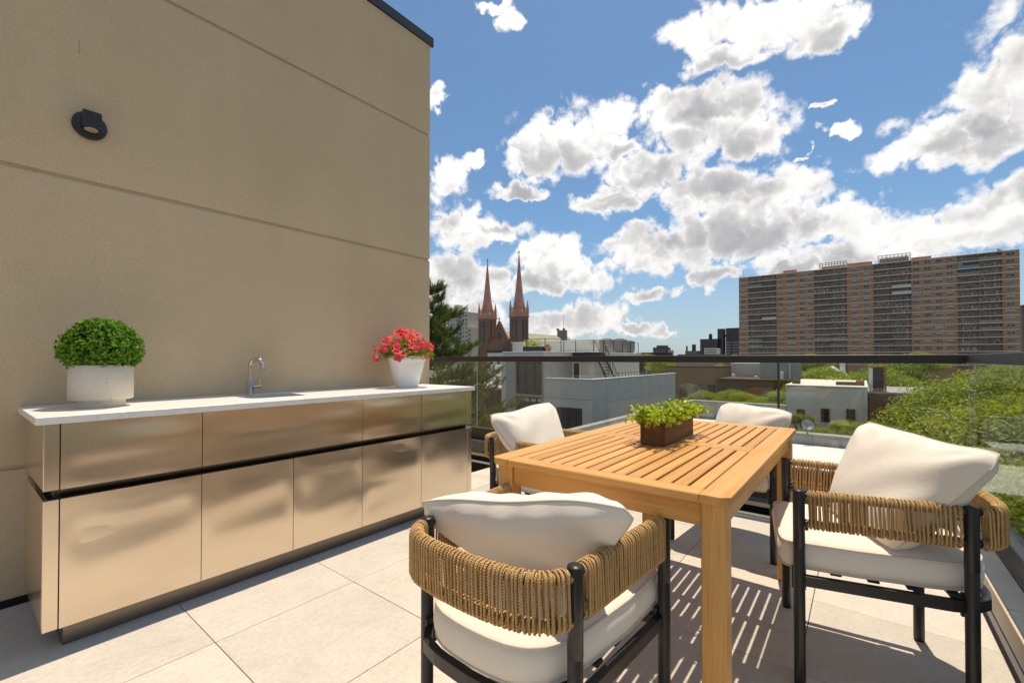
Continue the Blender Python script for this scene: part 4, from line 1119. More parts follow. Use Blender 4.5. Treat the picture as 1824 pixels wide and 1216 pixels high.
fg = MB(); fg.prism([(-7.6, 0), (7.4, 0), (7.4, ZB0 + 8.2), (5.9, ZB0 + 9.2), (0, ZB0 + 19.2), (-5.9, ZB0 + 9.2), (-7.6, ZB0 + 8.2)], 0, 1.2, 0, Matrix.Translation((-2.9, yg + 0.9, 0)) @ Matrix.Rotation(R(90), 4, 'Z') @ Matrix.Rotation(R(90), 4, 'X'))
gable = fg.build('gable', 'church_stone', chh)
tr_ = MB()
for sgn in (-1, 1): tr_.tube([(-3.0, yg + .9, ZB0 + 19.3), (-3.0, yg + .9 + sgn * 6.0, ZB0 + 9.2)], 0.28, 6)
tr_.box(-3.15, -2.85, yg - 5, yg + 6.8, ZB0 + 6.3, ZB0 + 6.8)
for q in range(7):
    for sgn in (-1, 1): f = (q + .5) / 7; tr_.box(-3.2, -2.8, yg + .9 + sgn * 6 * f - .2, yg + .9 + sgn * 6 * f + .2, ZB0 + 19.4 - 10.1 * f, ZB0 + 20.0 - 10.1 * f)
tr_.tube([(-2.9, yg + .9, ZB0 + 19), (-2.9, yg + .9, ZB0 + 21.2)], 0.16, 6); tr_.box(-3, -2.8, yg + .3, yg + 1.5, ZB0 + 20.3, ZB0 + 20.6)
tr_.build('coping_trim', 'church_stone', gable)
def disc_x(r_, y, z, x, n=28, mat='window_dark', nm='rose_window', par=None, arch=False):
    m_ = MB(); pts = [(r_ * math.cos(2 * math.pi * k / n), r_ * math.sin(2 * math.pi * k / n)) for k in range(n)]
    if arch: pts = [(-r_, -r_ * 1.8), (r_, -r_ * 1.8), (r_, 0)] + [(r_ * math.cos(a), 1.25 * r_ * math.sin(a)) for a in np.linspace(0.2, math.pi - .2, 12)] + [(-r_, 0)]
    m_.prism(pts, 0, 0.12, 0, Matrix.Translation((x, y, z)) @ Matrix.Rotation(R(90), 4, 'Z') @ Matrix.Rotation(R(90), 4, 'X')); return m_.build(nm, mat, par)
rw_ = disc_x(1.55, yg + .9, ZB0 + 12.2, -3.05, par=chh)
sp_ = MB()
for q in range(8):
    a = math.pi * q / 8; dv = Vector((0, math.cos(a), math.sin(a))) * 1.5; c_ = Vector((-3.1, yg + .9, ZB0 + 12.2)); sp_.tube([c_ - dv, c_ + dv], 0.07, 4)
sp_.tube([(-3.1, yg + .9 + 1.55 * math.cos(t_), ZB0 + 12.2 + 1.55 * math.sin(t_)) for t_ in np.linspace(0, 6.28, 25)[:-1]], 0.16, 5, closed=True)
sp_.build('tracery', 'church_stone', rw_)
disc_x(2.3, yg + .9, ZB0 + 2.6, -3.05, nm='portal_window', par=chh, arch=True); disc_x(.45, yg + .9, ZB0 + 15.9, -3.05, nm='round_window', par=chh)
nv = MB(); nv.box(-1.6, 60, -8.2, 8.2, 0, ZB0 + 8.5); nv.build('nave', 'church_stone', chh)
rf_ = MB(); rf_.prism([(-8.8, ZB0 + 8.3), (8.8, ZB0 + 8.3), (0, ZB0 + 14.6)], -1.5, 60.5, 0, Matrix.Rotation(R(90), 4, 'Z') @ Matrix.Rotation(R(90), 4, 'X'))
rf_.build('roof', 'slate_roof', chh)
MB().box(50, 53.4, -4.2, 0.5, ZB0 + 9, ZB0 + 17.6).box(49.7, 50.6, -4.5, -3.4, ZB0 + 17.6, ZB0 + 18.6).box(49.7, 50.6, -.6, .8, ZB0 + 17.6, ZB0 + 18.6).build('rear_turret', 'balcony_rail', chh)

# ---------------- simple far buildings
def far_block(name, label, cat, x, y0, y1, z1, dx, mat, group=None, rows=0, colsn=0, ww=1.6, wh=1.5, frame='frame_pale', glass='window_dark', zrow=None, band=None):
    t_ = thing(name, label, cat, (x, (y0 + y1) / 2, ZG), 0, group)
    w = (y1 - y0) / 2; H_ = z1 - ZG
    MB().box(0, dx, -w, w, 0, H_).build('wall', mat, t_)
    MB().box(-.15, dx + .15, -w - .15, w + .15, H_ + .003, H_ + .5).build('parapet', mat if band is None else band, t_)
    for r_ in range(rows):
        z = H_ - 2.2 - r_ * 3.1
        for c_ in range(colsn): window(t_, -0.03, -w + (2 * w) * (c_ + .5) / colsn, z, ww, wh, 2 if ww < 3 else 4, 1, frame, rnd.choice((glass, 'window_blue')), 0, 0.14)
    return t_
def tank(par, x, y, z, r_, h_, mat='skyline_purple'):
    MB().lathe([(0, z), (r_, z), (r_, z + h_ * .75), (0, z + h_)], 14, x, y).build('water_tank', mat, par)
SKG = 'distant towers on the skyline'
cre = far_block('cream_high_rise', 'cream high rise left of the church, partly behind the pine', 'apartment building', 240, 230.3, 252, 35.6, 18, 'cream_wall', None, 12, 7, 1.7, 1.7, 'frame_pale', 'window_blue')
MB().box(4, 12, 0.0, 8.5, 48.6, 54.0).build('penthouse', 'cream_wall', cre); MB().box(5, 10, 4.0, 8.4, 54.01, 56.0).build('penthouse', 'cream_wall', cre)
for r_ in range(10): MB().box(-1.0, -0.05, -4.6, -0.6, 45.0 - r_ * 3.1, 46.1 - r_ * 3.1).build('balcony', 'window_blue', cre)
wg = MB().box(0.5, 12, -14.2, -10.95, 0, 37.5).build('wing', 'cream_wall', cre)
for r_ in range(6): window(wg, 0.46, -12.5, 35 - r_ * 3.1, 1.7, 1.7, 2, 1)
d1 = far_block('distant_apartment', 'dark brick block with pale windows, low on the skyline', 'apartment building', 600, 206.6, 225.1, 16.2, 16, 'dark_brick', SKG, 4, 6, 2.0, 2.0)
MB().box(2, 14, -7, 5, 29.6, 32.6).build('penthouse', 'skyline_grey', d1); MB().box(4, 12, -15, -9.4, 0, 26).build('wing', 'cream_wall', d1)
d2 = far_block('distant_institution', 'low brown block with a chimney and boxy tank on the skyline', 'apartment building', 600, 164, 182, 11, 20, 'skyline_grey', SKG, 3, 7, 1.6, 1.6)
MB().box(2, 4, 6.9, 8.6, 24, 31).build('chimney', 'skyline_purple', d2); MB().box(2, 6, -2.8, 1.0, 24.5, 33).build('water_tank', 'skyline_purple', d2)
d3 = far_block('distant_slab', 'wide purple brown slab with a water tank on top', 'apartment building', 600, 138, 163.3, 26, 22, 'skyline_purple', SKG, 9, 9, 1.3, 1.3, 'skyline_grey')
tank(d3, 4, 1.0, 39.5, 2.1, 7.5)
d4 = far_block('distant_white_block', 'small white building with dark window strips before the purple tower', 'office building', 560, 133, 147.5, 13.4, 14, 'concrete_white', SKG)
for r_ in range(4): MB().box(-.08, 0.05, -6.2, 6.2, 24.2 - r_ * 2.6, 25.3 - r_ * 2.6).build('window_strip', 'window_dark', d4)
d5 = far_block('distant_shaft', 'slim dark purple shaft of the far tower pair', 'apartment building', 600, 135.8, 142.4, 38.4, 12, 'skyline_purple', SKG)
d6 = far_block('distant_tower', 'broad purple tower with pale balcony bands beside the brick tower', 'apartment building', 602, 114, 133.2, 38.9, 18, 'skyline_purple', SKG)
MB().box(-.02, 6, 9.75, 11.2, 42.0, 44.6).build('bridge', 'skyline_purple', d6)
for r_ in range(5):
    z = 35.0 - r_ * 3.4
    for (a, b_) in ((3.6, 9.0), (-3.6, 2.0)): MB().box(-.9, -.01, a, b_, z - 1.0, z + .2).build('balcony', 'skyline_band', d6)
    for q in range(3): window(d6, -.04, -4.6 - q * 1.6, z - .3, 1.2, 2.2, 1, 1, 'frame_pale', 'window_blue', 0, .2)
far_block('grey_slab', 'dark grey block peeking out behind the right edge of the brick tower', 'apartment building', 300, -76, -57.4, 25, 18, 'skyline_grey', None, 9, 6, 1.5, 1.5)
# low roofs under the skyline
for i, (x, y0, y1, z1, mt, lab) in enumerate(((300, 70, 96, 3.6, 'skyline_grey', 'low grey roofline under the skyline, left of the others'), (330, 48, 66, 3.9, 'red_brick', 'low red brick roofline under the purple towers'),
        (270, 96, 112, 4.6, 'dark_brick', 'low dark roofline just right of the grey building'), (420, 64, 88, 4.2, 'concrete_white', 'long pale low roof under the skyline'))):
    far_block('low_building', lab, 'building', x, y0, y1, z1, 20, mt, 'low roofs under the skyline', 1, 6, 1.5, 1.5)

# ---------------- modern grey building beyond the railing
gb = thing('grey_building', 'modern grey rendered building with roof deck and dark framed windows', 'building', (27, 14.3, ZG))
zz = lambda z: z - ZG
def gbx(n, mat, x0, x1, y0, y1, z0, z1, c=0.02, par=None): return MB().cbox(x0 - 27, x1 - 27, y0 - 14.3, y1 - 14.3, zz(z0), zz(z1), c).build(n, mat, par or gb)
gbx('wall', 'render_grey', 27.0, 44, 14.30, 18.26, ZG, -1.45)
gbx('terrace_parapet', 'render_grey', 27.0, 27.2, 14.30, 18.26, -1.449, -0.33); gbx('terrace_parapet', 'render_grey', 27.202, 44, 14.30, 14.5, -1.449, -0.33)
gbx('parapet_cap', 'cap_white', 26.95, 27.25, 14.24, 18.26, -0.329, -0.26, 0.01); gbx('parapet_cap', 'cap_white', 27.252, 44, 14.24, 14.55, -0.329, -0.261, 0.01)
wl_ = MB()   # left wing with window openings cut out of its front
def front_with_holes(m_, y0, y1, z0, z1, holes, x0=27.0, th=0.3):
    ysn = sorted({y0, y1, *[h[0] for h in holes], *[h[1] for h in holes]}); zsn = sorted({z0, z1, *[h[2] for h in holes], *[h[3] for h in holes]})
    for a, b_ in zip(ysn, ysn[1:]):
        for c_, d_ in zip(zsn, zsn[1:]):
            if any(h[0] <= a and b_ <= h[1] and h[2] <= c_ and d_ <= h[3] for h in holes): continue
            m_.box(x0 - 27, x0 + th - 27, a - 14.3, b_ - 14.3, zz(c_), zz(d_))
H1 = (18.42, 20.86, -1.55, 1.10); H2 = (18.42, 20.86, -4.30, -1.72)
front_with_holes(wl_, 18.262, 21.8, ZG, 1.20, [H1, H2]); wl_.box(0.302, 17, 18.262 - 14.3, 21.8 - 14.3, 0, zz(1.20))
wl_.build('wall', 'render_grey_shade_seam', gb)  # the wing's shade is put into its wall colour
wy = (H1[0] + H1[1]) / 2; ww = H1[1] - H1[0]
window(gb, 0.2, wy - 14.3, zz((H1[2] + H1[3]) / 2), ww - .01, H1[3] - H1[2] - .01, 3, 1, 'window_frame', 'window_dark', 0, 0.13)
window(gb, 0.2, wy - 14.3, zz((H2[2] + H2[3]) / 2), ww - .01, H2[3] - H2[2] - .01, 4, 2, 'window_frame', 'window_dark', 0, 0.12, .14)
gbx('transom', 'window_frame', 27.17, 27.215, H1[0] + .01, H1[1] - .01, 0.78, 0.92, 0.01)
window(gb, -0.025, 16.1 - 14.3, zz(-3.35), 2.0, 2.1, 4, 1, 'window_frame', 'window_dark', 0, 0.09)
gbx('roof_slab', 'render_grey', 26.9, 44, 18.20, 22.0, 1.202, 1.58); gbx('roof_cap', 'cap_white', 26.86, 44.04, 18.16, 22.05, 1.583, 1.66, 0.01)
gbx('wall', 'render_grey', 31.0, 40, 16.30, 18.258, -1.449, 1.2); gbx('roof_slab', 'render_grey', 30.9, 40.2, 16.2, 18.19, 1.203, 1.57); gbx('roof_cap', 'cap_white', 30.86, 40.25, 16.16, 18.155, 1.573, 1.645, 0.01)
gbx('wall', 'render_grey', 33.0, 46, 22.05, 27.2, ZG, 1.45); gbx('roof_cap', 'cap_white', 32.9, 46, 22.06, 27.3, 1.452, 1.55, 0.01)
gbx('bulkhead', 'render_grey', 36, 40, 19.2, 28.2, 1.67, 2.75); gbx('bulkhead_cap', 'cap_white', 35.9, 40.1, 19.1, 28.3, 2.752, 2.82, 0.01)
dr = gbx('door', 'window_dark', 30.97, 30.995, 17.55, 18.05, -1.44, 0.75, 0.005)
for (a, b_) in ((17.45, 17.545), (18.055, 18.15)): gbx('door_frame', 'cap_white', 30.95, 30.994, a, b_, -1.44, 0.80, 0.005, None)
for y in (16.42, 16.8): gbx('pipe', 'cap_white', 33.5, 33.6, 16.2, 16.296, -1.4, 1.1, 0.01) if y > 16.5 else None
for q in range(7): gbx('wall_seam', 'render_grey_shade_seam', 29 + q * 2.1, 29.02 + q * 2.1, 14.292, 14.298, -6, -0.34, 0.002)
gbx('wall_seam', 'render_grey_shade_seam', 26.99, 26.997, 14.32, 18.24, -1.70, -1.66, 0.002)
# roof deck guard: posts and rails as one guard each run
def guard(pts, zb, h_, step=1.5, bars=5, mat='rail_metal', n='roof_guard'):
    m_ = MB(); L_ = [Vector((x - 27, y - 14.3, 0)) for x, y in pts]
    for a, b_ in zip(L_, L_[1:]):
        n_ = max(1, int((b_ - a).length / step))
        for k in range(n_ + 1):
            p_ = a.lerp(b_, k / n_); m_.box(p_.x - .02, p_.x + .02, p_.y - .02, p_.y + .02, zz(zb), zz(zb + h_))
        for k in range(bars):
            z = zz(zb + h_ * (k + 1) / bars) - .02; m_.tube([a + Vector((0, 0, z)), b_ + Vector((0, 0, z))], 0.018 if k == bars - 1 else 0.008, 4)
    return m_.build(n, mat, gb)
guard([(33, 27), (27.4, 21.8), (27.4, 18.4), (31.2, 18.0)], 1.66, 0.95); guard([(31.2, 18.0), (31.2, 16.4), (40, 16.4)], 1.645, 0.95)
guard([(36, 15.2), (43, 15.2)], 1.30, 0.01, 9, 1)
guard([(31, 14.45), (44, 14.45)], -0.26, 0.32, 0.55, 1)
sg = MB()
for yy in (16.05, 15.35): sg.tube([(3.7, yy - 14.3, zz(1.55)), (6.6, yy - 14.3, zz(-1.4))], 0.09, 4); sg.tube([(3.7, yy - 14.3, zz(2.5)), (6.6, yy - 14.3, zz(-.45))], 0.025, 4)
for q in range(12): f = q / 11; sg.box(3.6 + 2.9 * f, 3.9 + 2.9 * f, 15.36 - 14.3, 16.04 - 14.3, zz(1.5 - 2.9 * f), zz(1.54 - 2.9 * f))
for q in range(8): f = q / 7; sg.box(3.69 + 2.9 * f, 3.72 + 2.9 * f, 15.34 - 14.3, 15.37 - 14.3, zz(1.55 - 2.9 * f), zz(2.5 - 2.9 * f))
sg.box(3.0, 3.85, 15.3 - 14.3, 17.6 - 14.3, zz(1.30), zz(1.60)); sg.build('steel_stair', 'rail_metal', gb)
hvg = 'rooftop air conditioning units'
for i, (x, y, s_, h_, lab) in enumerate(((35.5, 17.4, 1.0, 1.15, 'tan rooftop air conditioning unit next to the stair guard'), (37.2, 17.0, 1.0, 1.2, 'middle tan air conditioning unit on the grey roof'), (38.9, 16.9, .9, 1.1, 'farthest tan air conditioning unit on the grey roof'))):
    t_ = thing('air_conditioner', lab, 'air conditioner', (x, y, 1.65), 0, hvg)
    MB().cbox(-s_ / 2, s_ / 2, -s_ / 2, s_ / 2, 0.08, h_, 0.03).build('casing', 'hvac', t_)
    MB().lathe([(0, h_ + .01), (s_ * .36, h_ + .01), (s_ * .36, h_ + .06), (0, h_ + .06)], 18).build('fan_grille', 'balcony_rail', t_)
    gr = MB()
    for q in range(7): gr.box(-s_ / 2 - .012, -s_ / 2 - .002, -s_ * .4, s_ * .4, .2 + q * .12, .24 + q * .12)
    gr.build('louvre', 'balcony_clutter', t_)
    MB().box(-s_ * .4, s_ * .4, -s_ * .4, s_ * .4, 0, .079).build('base', 'rail_metal', t_)
rpl = thing('roof_planter', 'black trough of small plants on the grey building roof', 'planter', (28.2, 19.9, 1.66))
MB().cbox(-.3, .3, -.95, .95, 0, .38, .02).build('trough', 'rail_metal', rpl)
P = rs.uniform(-1, 1, (420, 3)) * np.array([.25, .7, .32]) + np.array([0, .2, .6]); V, Fq = leaves(rs, P, unit(rs.normal(0, 1, (420, 3))), .13, .07)
link('foliage', npmesh('foliage', V, Fq, 'lime_leaf'), rpl)
tp = thing('roof_pot', 'round terracotta pot on the grey building roof', 'plant pot', (28.3, 18.75, 1.66)); MB().lathe([(0, 0), (.22, 0), (.32, .36), (.27, .36), (0, .3)], 16).build('pot', 'terracotta', tp)
MB().lathe([(0, .3), (.2, .4), (.1, .55), (0, .6)], 9).build('plant', 'tree_leaf', tp)
fp = thing('roof_mast', 'thin dark mast rising from the grey building roof', 'mast', (31.5, 19.3, 1.66)); MB().tube([(0, 0, 0), (0, 0, 3.1)], [.035, .012], 6).build('pole', 'rail_metal', fp); MB().cbox(-.1, .1, -.1, .1, 0, .05, .01).build('base', 'rail_metal', fp)

# ---------------- neighbouring flat roofs
def roofblock(name, label, x0, x1, y0, y1, zr, zp, par_sides, roofmat='roof_white'):
    t_ = thing(name, label, 'building', (x0, y0, ZG)); X, Y = x1 - x0, y1 - y0
    MB().box(0, X, 0, Y, 0, zr - ZG - .02).build('wall', 'tan_brick', t_)
    MB().box(0.02, X - .02, 0.02, Y - .02, zr - ZG - .019, zr - ZG).build('roof', roofmat, t_)
    for s_ in par_sides:
        a = {'x1': (X - .35, X, 0, Y), 'y0': (0, X - .351, 0, .3), 'y1': (0, X - .351, Y - .3, Y), 'x0': (0, .3, .31, Y - .31)}[s_]
        MB().cbox(*a, zr - ZG + .002, zp - ZG - .08, .02).build('parapet', 'parapet_weathered' if s_ != 'x1' else 'parapet_weathered', t_)
        MB().cbox(a[0] - .04, a[1] + .04, a[2] - .0, a[3] + .0, zp - ZG - .078, zp - ZG, .02).build('parapet_cap', 'parapet_weathered', t_)
    return t_
ra = roofblock('white_roof_building', 'white coated flat roof just below the railing with a grey parapet', 4.8, 20.3, -2.1, 3.6, -2.1, -1.68, ('x1',))
rb = roofblock('pale_roof_building', 'longer pale roof beyond the planter with a weathered parapet', 4.8, 31.9, 3.62, 9.3, -2.9, -1.70, ('x1', 'y1'))
sd = thing('satellite_dish', 'small grey satellite dish on the grey roof parapet', 'satellite dish', (20.0, 1.62, -1.68))
m_ = MB(); m_.lathe([(0, 0), (.15, .015), (.28, .06), (.34, .11), (.335, .118), (.27, .07), (0, .012)], 20); m_.v = [tuple(Matrix.Translation((-.05, 0, .3)) @ Matrix.Scale(0.62, 4) @ Matrix.Rotation(R(-62), 4, 'Y') @ Matrix.Rotation(R(25), 4, 'X') @ Vector(v_)) for v_ in m_.v]
m_.build('dish', 'strip_grey', sd); MB().tube([(0, 0, 0), (0, 0, .3)], .025, 6).build('post', 'strip_grey', sd); MB().tube([(-.05, 0, .3), (-.4, .1, .35)], .012, 5).build('arm', 'strip_grey', sd)

# ---------------- tan brick apartment row with roof structures
tn = thing('tan_brick_building', 'tan brick building with three dark windows and grey roof rooms', 'building', (60, 14.1, ZG))
def tbx2(n, mat, x0, x1, y0, y1, z0, z1, c=.02): return MB().cbox(x0 - 60, x1 - 60, y0 - 14.1, y1 - 14.1, zz(z0), zz(z1), c).build(n, mat, tn)
tbx2('wall', 'tan_brick', 60, 76, 14.1, 20.6, ZG, 0.02); tbx2('parapet_cap', 'brown_brick', 59.9, 76, 14.0, 20.7, 0.022, 0.2)
for y in (18.5, 16.68, 14.98): window(tn, -.03, y - 14.1, zz(-3.0), .82, 1.65, 1, 2, 'window_frame', 'window_dark', 0, .08)
tbx2('wall', 'brown_brick', 59.2, 76, 6.6, 14.09, ZG, -1.45); tbx2('parapet_cap', 'brown_brick', 59.1, 76, 6.5, 14.095, -1.448, -1.28)
for y in (12.8, 10.9, 8.9): window(tn, -.83, y - 14.1, zz(-3.4), .85, 1.6, 1, 2, 'window_frame', 'window_dark', 0, .08)
tbx2('roof_room', 'render_grey', 66, 70, 10.3, 14.05, -1.279, .55); tbx2('roof_room', 'roof_grey', 61, 66, 5.9, 9.7, -1.279, .75); tbx2('roof_room', 'tan_brick', 71, 75, 12, 16, .21, .75)
for (y, z) in ((12.4, -.75), (9.9, -.95), (7.2, -.4)): tbx2('vent_pipe', 'cap_white', 60.4, 60.75, y, y + .32, -1.279, z, .03)
for (x, y, w, h_) in ((62, 15.2, 2.2, .55), (63, 17.8, 2.6, .5), (64, 19.2, .8, .6)): tbx2('roof_unit', 'hvac', x, x + 1.2, y, y + w, .201, .2 + h_, .03)
MB().tube([(.9, -7.5, zz(.6)), (.9, -7.5, zz(-1.3)), (.7, -8.0, zz(-1.9))], .06, 6).build('downpipe', 'cap_white', tn)

# ---------------- grey sided house
hs_ = thing('grey_sided_house', 'pale grey sided house with three dark sash windows among trees', 'house', (40, 2.15, ZG))
MB().box(0.02, 12, -2.44, 2.44, 0, zz(-.97)).build('wall', 'siding', hs_)
sb = MB().cbox(-.035, .018, -2.45, 2.45, 0, .15, .012).mesh('siding_board', 'siding')
for q in range(26): link('siding_board', sb, hs_, (0, 0, zz(-5.0) + q * .154), (0, 0, 0))
MB().cbox(-.12, 12, -2.5, 2.5, zz(-.965), zz(-.86), .02).build('cornice', 'siding', hs_)
for (y, z) in ((3.65, -3.2), (2.13, -3.05), (.64, -2.98)):
    f_ = window(hs_, -.09, y - 2.15, zz(z), .52, 1.0, 1, 2, 'window_frame', 'window_dark', 0, .05); MB().cbox(-.05, .04, -.32, .32, -.58, -.505, .01).build('sill', 'cap_white', f_)
for (y, w, z, mt) in ((3.85, .5, -.55, 'brown_brick'), (0.35, 1.2, -.62, 'brown_brick'), (-.15, .5, -.5, 'red_brick')): MB().cbox(1.5, 2.3, y - 2.15, y - 2.15 + w, zz(-.858), zz(z), .02).build('chimney', mt, hs_)
MB().tube([(-.06, -2.2, zz(-.9)), (-.06, -2.2, zz(-5))], .035, 6).build('downpipe', 'siding', hs_)
bh = thing('brick_chimney_house', 'red brick house with a tall chimney of white and orange brick', 'house', (45, -2.5, ZG))
MB().box(0, 9, -1.7, 2.1, 0, zz(-1.6)).build('wall', 'red_brick', bh); MB().cbox(-.1, 9.1, -1.8, 2.2, zz(-1.599), zz(-1.45), .02).build('parapet_cap', 'roof_grey', bh)
chm = MB().cbox(-.01, .7, 1.15, 2.0, zz(-1.449), zz(.42), .02).build('chimney', 'dark_brick', bh); MB().cbox(-.03, .2, 1.82, 2.06, zz(-1.448), zz(.40), .01).build('flue', 'cap_white', chm); MB().cbox(-.03, .2, 1.0, 1.13, zz(-1.447), zz(.5), .01).build('flue', 'orange_paint', chm)
MB().cbox(-.06, .8, 1.0, 2.1, zz(.505), zz(.6), .02).build('chimney_cap', 'orange_paint', chm)
wh = thing('white_roof_house', 'far white gabled roof among the green trees', 'house', (110, 5, ZG))
MB().box(0, 9, -4, 4, 0, 9.5).build('wall', 'concrete_white', wh); MB().prism([(-4.6, 9.5), (4.6, 9.5), (0, 12.6)], -.3, 9.3, 0, Matrix.Rotation(R(90), 4, 'Z') @ Matrix.Rotation(R(90), 4, 'X')).build('roof', 'cap_white', wh)
MB().box(1.5, 2.6, -2.4, -1.5, 10, 13.4).build('dormer', 'concrete_white', wh)
# low houses behind the pine
bk = thing('brick_rowhouse', 'dark brick row house with a railed roof terrace behind the pine', 'house', (34, 29.5, ZG))
MB().box(0, 10, -3, 6, 0, zz(-1.9)).build('wall', 'brown_brick', bk); MB().cbox(-.1, 10, -3.1, 6.1, zz(-1.899), zz(-1.7), .02).build('roof', 'concrete_white', bk)
MB().box(4, 9, -2, 3, zz(-1.699), zz(.25)).build('roof_room', 'concrete_white', bk); MB().cbox(3.8, 9.2, -2.2, 3.2, zz(.252), zz(.4), .02).build('roof_cap', 'cap_white', bk)
tgd = MB()
for q in range(46): y = -2.9 + q * .19; tgd.box(.05, .08, y, y + .03, zz(-1.699), zz(-.7))
tgd.box(.03, .1, -2.95, 5.9, zz(-.7), zz(-.64)); tgd.build('terrace_guard', 'rail_metal', bk)
for q in range(4): window(bk, -.03, -2 + q * 2.1, zz(-3.6), .9, 1.7, 1, 2, 'window_frame', 'window_dark', 0, .08)
wb = thing('white_sided_building', 'narrow white building beside the pine branches with a dark roof', 'building', (80, 67, ZG)); MB().box(0, 8, -4, 3.2, 0, 15.6).build('wall', 'concrete_white', wb); MB().cbox(-.2, 8.2, -4.2, 3.4, 15.61, 16.1, .02).build('roof', 'dark_brick', wb)
for q in range(3): window(wb, -.03, -2.4 + q * 2.2, 13.6, .9, 1.5, 1, 2)
rdw = thing('red_roof_building', 'low red roofed building below the left church tower', 'building', (120, 94, ZG)); MB().box(0, 12, -7, 7, 0, 14.2).build('wall', 'red_brick', rdw); MB().cbox(-.3, 12.3, -7.3, 7.3, 14.21, 15.4, .05).build('roof', 'red_brick', rdw)

# ---------------- trees
def make_crown(seed, R_, n_cl, per, ll, lw, mat, flat=0.75):
    r2 = np.random.default_rng(seed); VV, FF, off = [], [], 0
    for k in range(n_cl):
        u = unit(r2.normal(0, 1, (1, 3)))[0]; u[2] = abs(u[2]) * 1.1 - 0.35
        c_ = u * R_ * r2.uniform(0.45, 0.92) * np.array([1, 1, flat]); rc = R_ * r2.uniform(0.16, 0.34)
        n = int(per * (rc / (R_ * .25)) ** 2)
        d_ = unit(r2.normal(0, 1, (n, 3))); P_ = c_ + d_ * rc * (r2.uniform(0.25, 1, (n, 1)) ** 0.5) * np.array([1.25, 1.25, 0.55])
        V, Fq = leaves(r2, P_, unit(d_ * .5 + np.array([0, 0, .8])), ll, lw, 0.12, 0.55, 0.35)
        VV.append(V); FF.append(Fq + off); off += len(V)
    return npmesh('crown', np.concatenate(VV), np.concatenate(FF), mat)
def limbs(seed, H_, R_, r0):
    rg = random.Random(seed); m_ = MB(); m_.tube([(0, 0, 0), (rg.uniform(-.2, .2), rg.uniform(-.2, .2), H_ * .45), (rg.uniform(-.4, .4), rg.uniform(-.4, .4), H_ * .8)], [r0, r0 * .7, r0 * .3], 7)
    for k in range(9):
        a = rg.uniform(0, 6.28); z0 = H_ * rg.uniform(.4, .7); L_ = R_ * rg.uniform(.6, .95); up = rg.uniform(.1, .9)
        p_ = [Vector((0, 0, z0)), Vector((math.cos(a) * L_ * .5, math.sin(a) * L_ * .5, z0 + L_ * .35)), Vector((math.cos(a + .3) * L_, math.sin(a + .3) * L_, z0 + L_ * up))]
        m_.tube(p_, [r0 * .45, r0 * .25, r0 * .06], 5)
        for q in range(2):
            b_ = p_[1].lerp(p_[2], rg.uniform(.2, .8)); m_.tube([b_, b_ + Vector((rg.uniform(-1, 1), rg.uniform(-1, 1), rg.uniform(.2, 1))) * R_ * .3], [r0 * .14, .015], 4)
    return m_.mesh('trunk', 'bark')
CR = [make_crown(11, 4.6, 84, 250, .27, .11, 'tree_leaf'), make_crown(12, 4.6, 84, 250, .27, .11, 'tree_leaf'), make_crown(13, 4.6, 76, 230, .29, .13, 'tree_leaf_dark')]
LB = [limbs(1, 11.5, 4.6, .22), limbs(2, 11.5, 4.6, .24)]
TG = 'leafy green street trees beyond the right side of the terrace'
def tree(x, y, zc, s_, kind, label, group=TG):
    H_ = zc - ZG; t_ = thing('leafy_tree', label, 'tree', (x, y, ZG), rnd.uniform(0, 6.28), group)
    o = link('crown', CR[kind], t_, (0, 0, H_)); o.scale = (s_, s_, s_)
    l = link('trunk', LB[kind % 2], t_); l.scale = (s_, s_, H_ / 9.2)
TR = [(27, -5.2, -3.1, 1.0, 0, 'bright green tree filling the view right of the grey sided house'), (31, -9.5, -2.0, 1.05, 1, 'tall leafy tree behind the glass in the middle of the right side'),
      (22.5, -9.3, -3.9, .95, 1, 'leafy tree beyond the white roof, low in the right glass panel'), (37, -5.6, -2.5, 1.05, 0, 'leafy tree rising behind the chimney of brick and orange'), (41, -12, -1.8, 1.1, 0, 'tree whose top shows above the handrail before the brick tower'),
      (31, -15, -2.6, 1.1, 1, 'leafy tree seen through the side glass at the right edge'), (24, -14.5, -3.6, 1.1, 2, 'dark green tree behind the side railing at the right edge'), (46, -7.5, -2.2, 1.0, 2, 'darker tree behind the chimney house'),
      (52, 1.2, -3.3, 1.0, 0, 'tree behind the roof of the grey sided house'), (58, 4.6, -3.3, .9, 1, 'tree between the grey roof room and the grey sided house'), (64, -1.5, -2.8, 1.05, 0, 'tree farther back above the grey sided house'),
      (75, 3.0, -2.6, 1.1, 1, 'tree below the white gabled roof'), (50, -17, -2.2, 1.2, 1, 'broad tree far back at the right edge of the view'), (66, -12, -2.4, 1.2, 0, 'far tree behind the others, under the brick tower'), (90, -3, -2.6, 1.3, 2, 'dark far tree beneath the brick tower')]
TR += [(13.6, -4.3, -3.3, .55, 0, 'small near tree against the end of the white roof at the right edge'), (11.5, -5.6, -3.5, .72, 1, 'nearest leafy tree below the side railing at the right edge'), (15.5, -6.4, -2.9, .85, 0, 'leafy tree crowding the end of the white roof, seen through the side glass'), (17.5, -8.2, -3.4, .9, 0, 'near bright tree beside the end of the white roof, in the right glass panel'), (13.5, -8.4, -4.6, .85, 1, 'near leafy tree low beyond the side railing'), (19, -12.5, -2.9, 1.0, 0, 'tree seen through the side glass, just right of the glass corner'), (28, -4.6, -5.6, .8, 1, 'low spreading tree under the brick chimney house')]
for a in TR: tree(*a)
G2 = 'small trees in the back gardens'
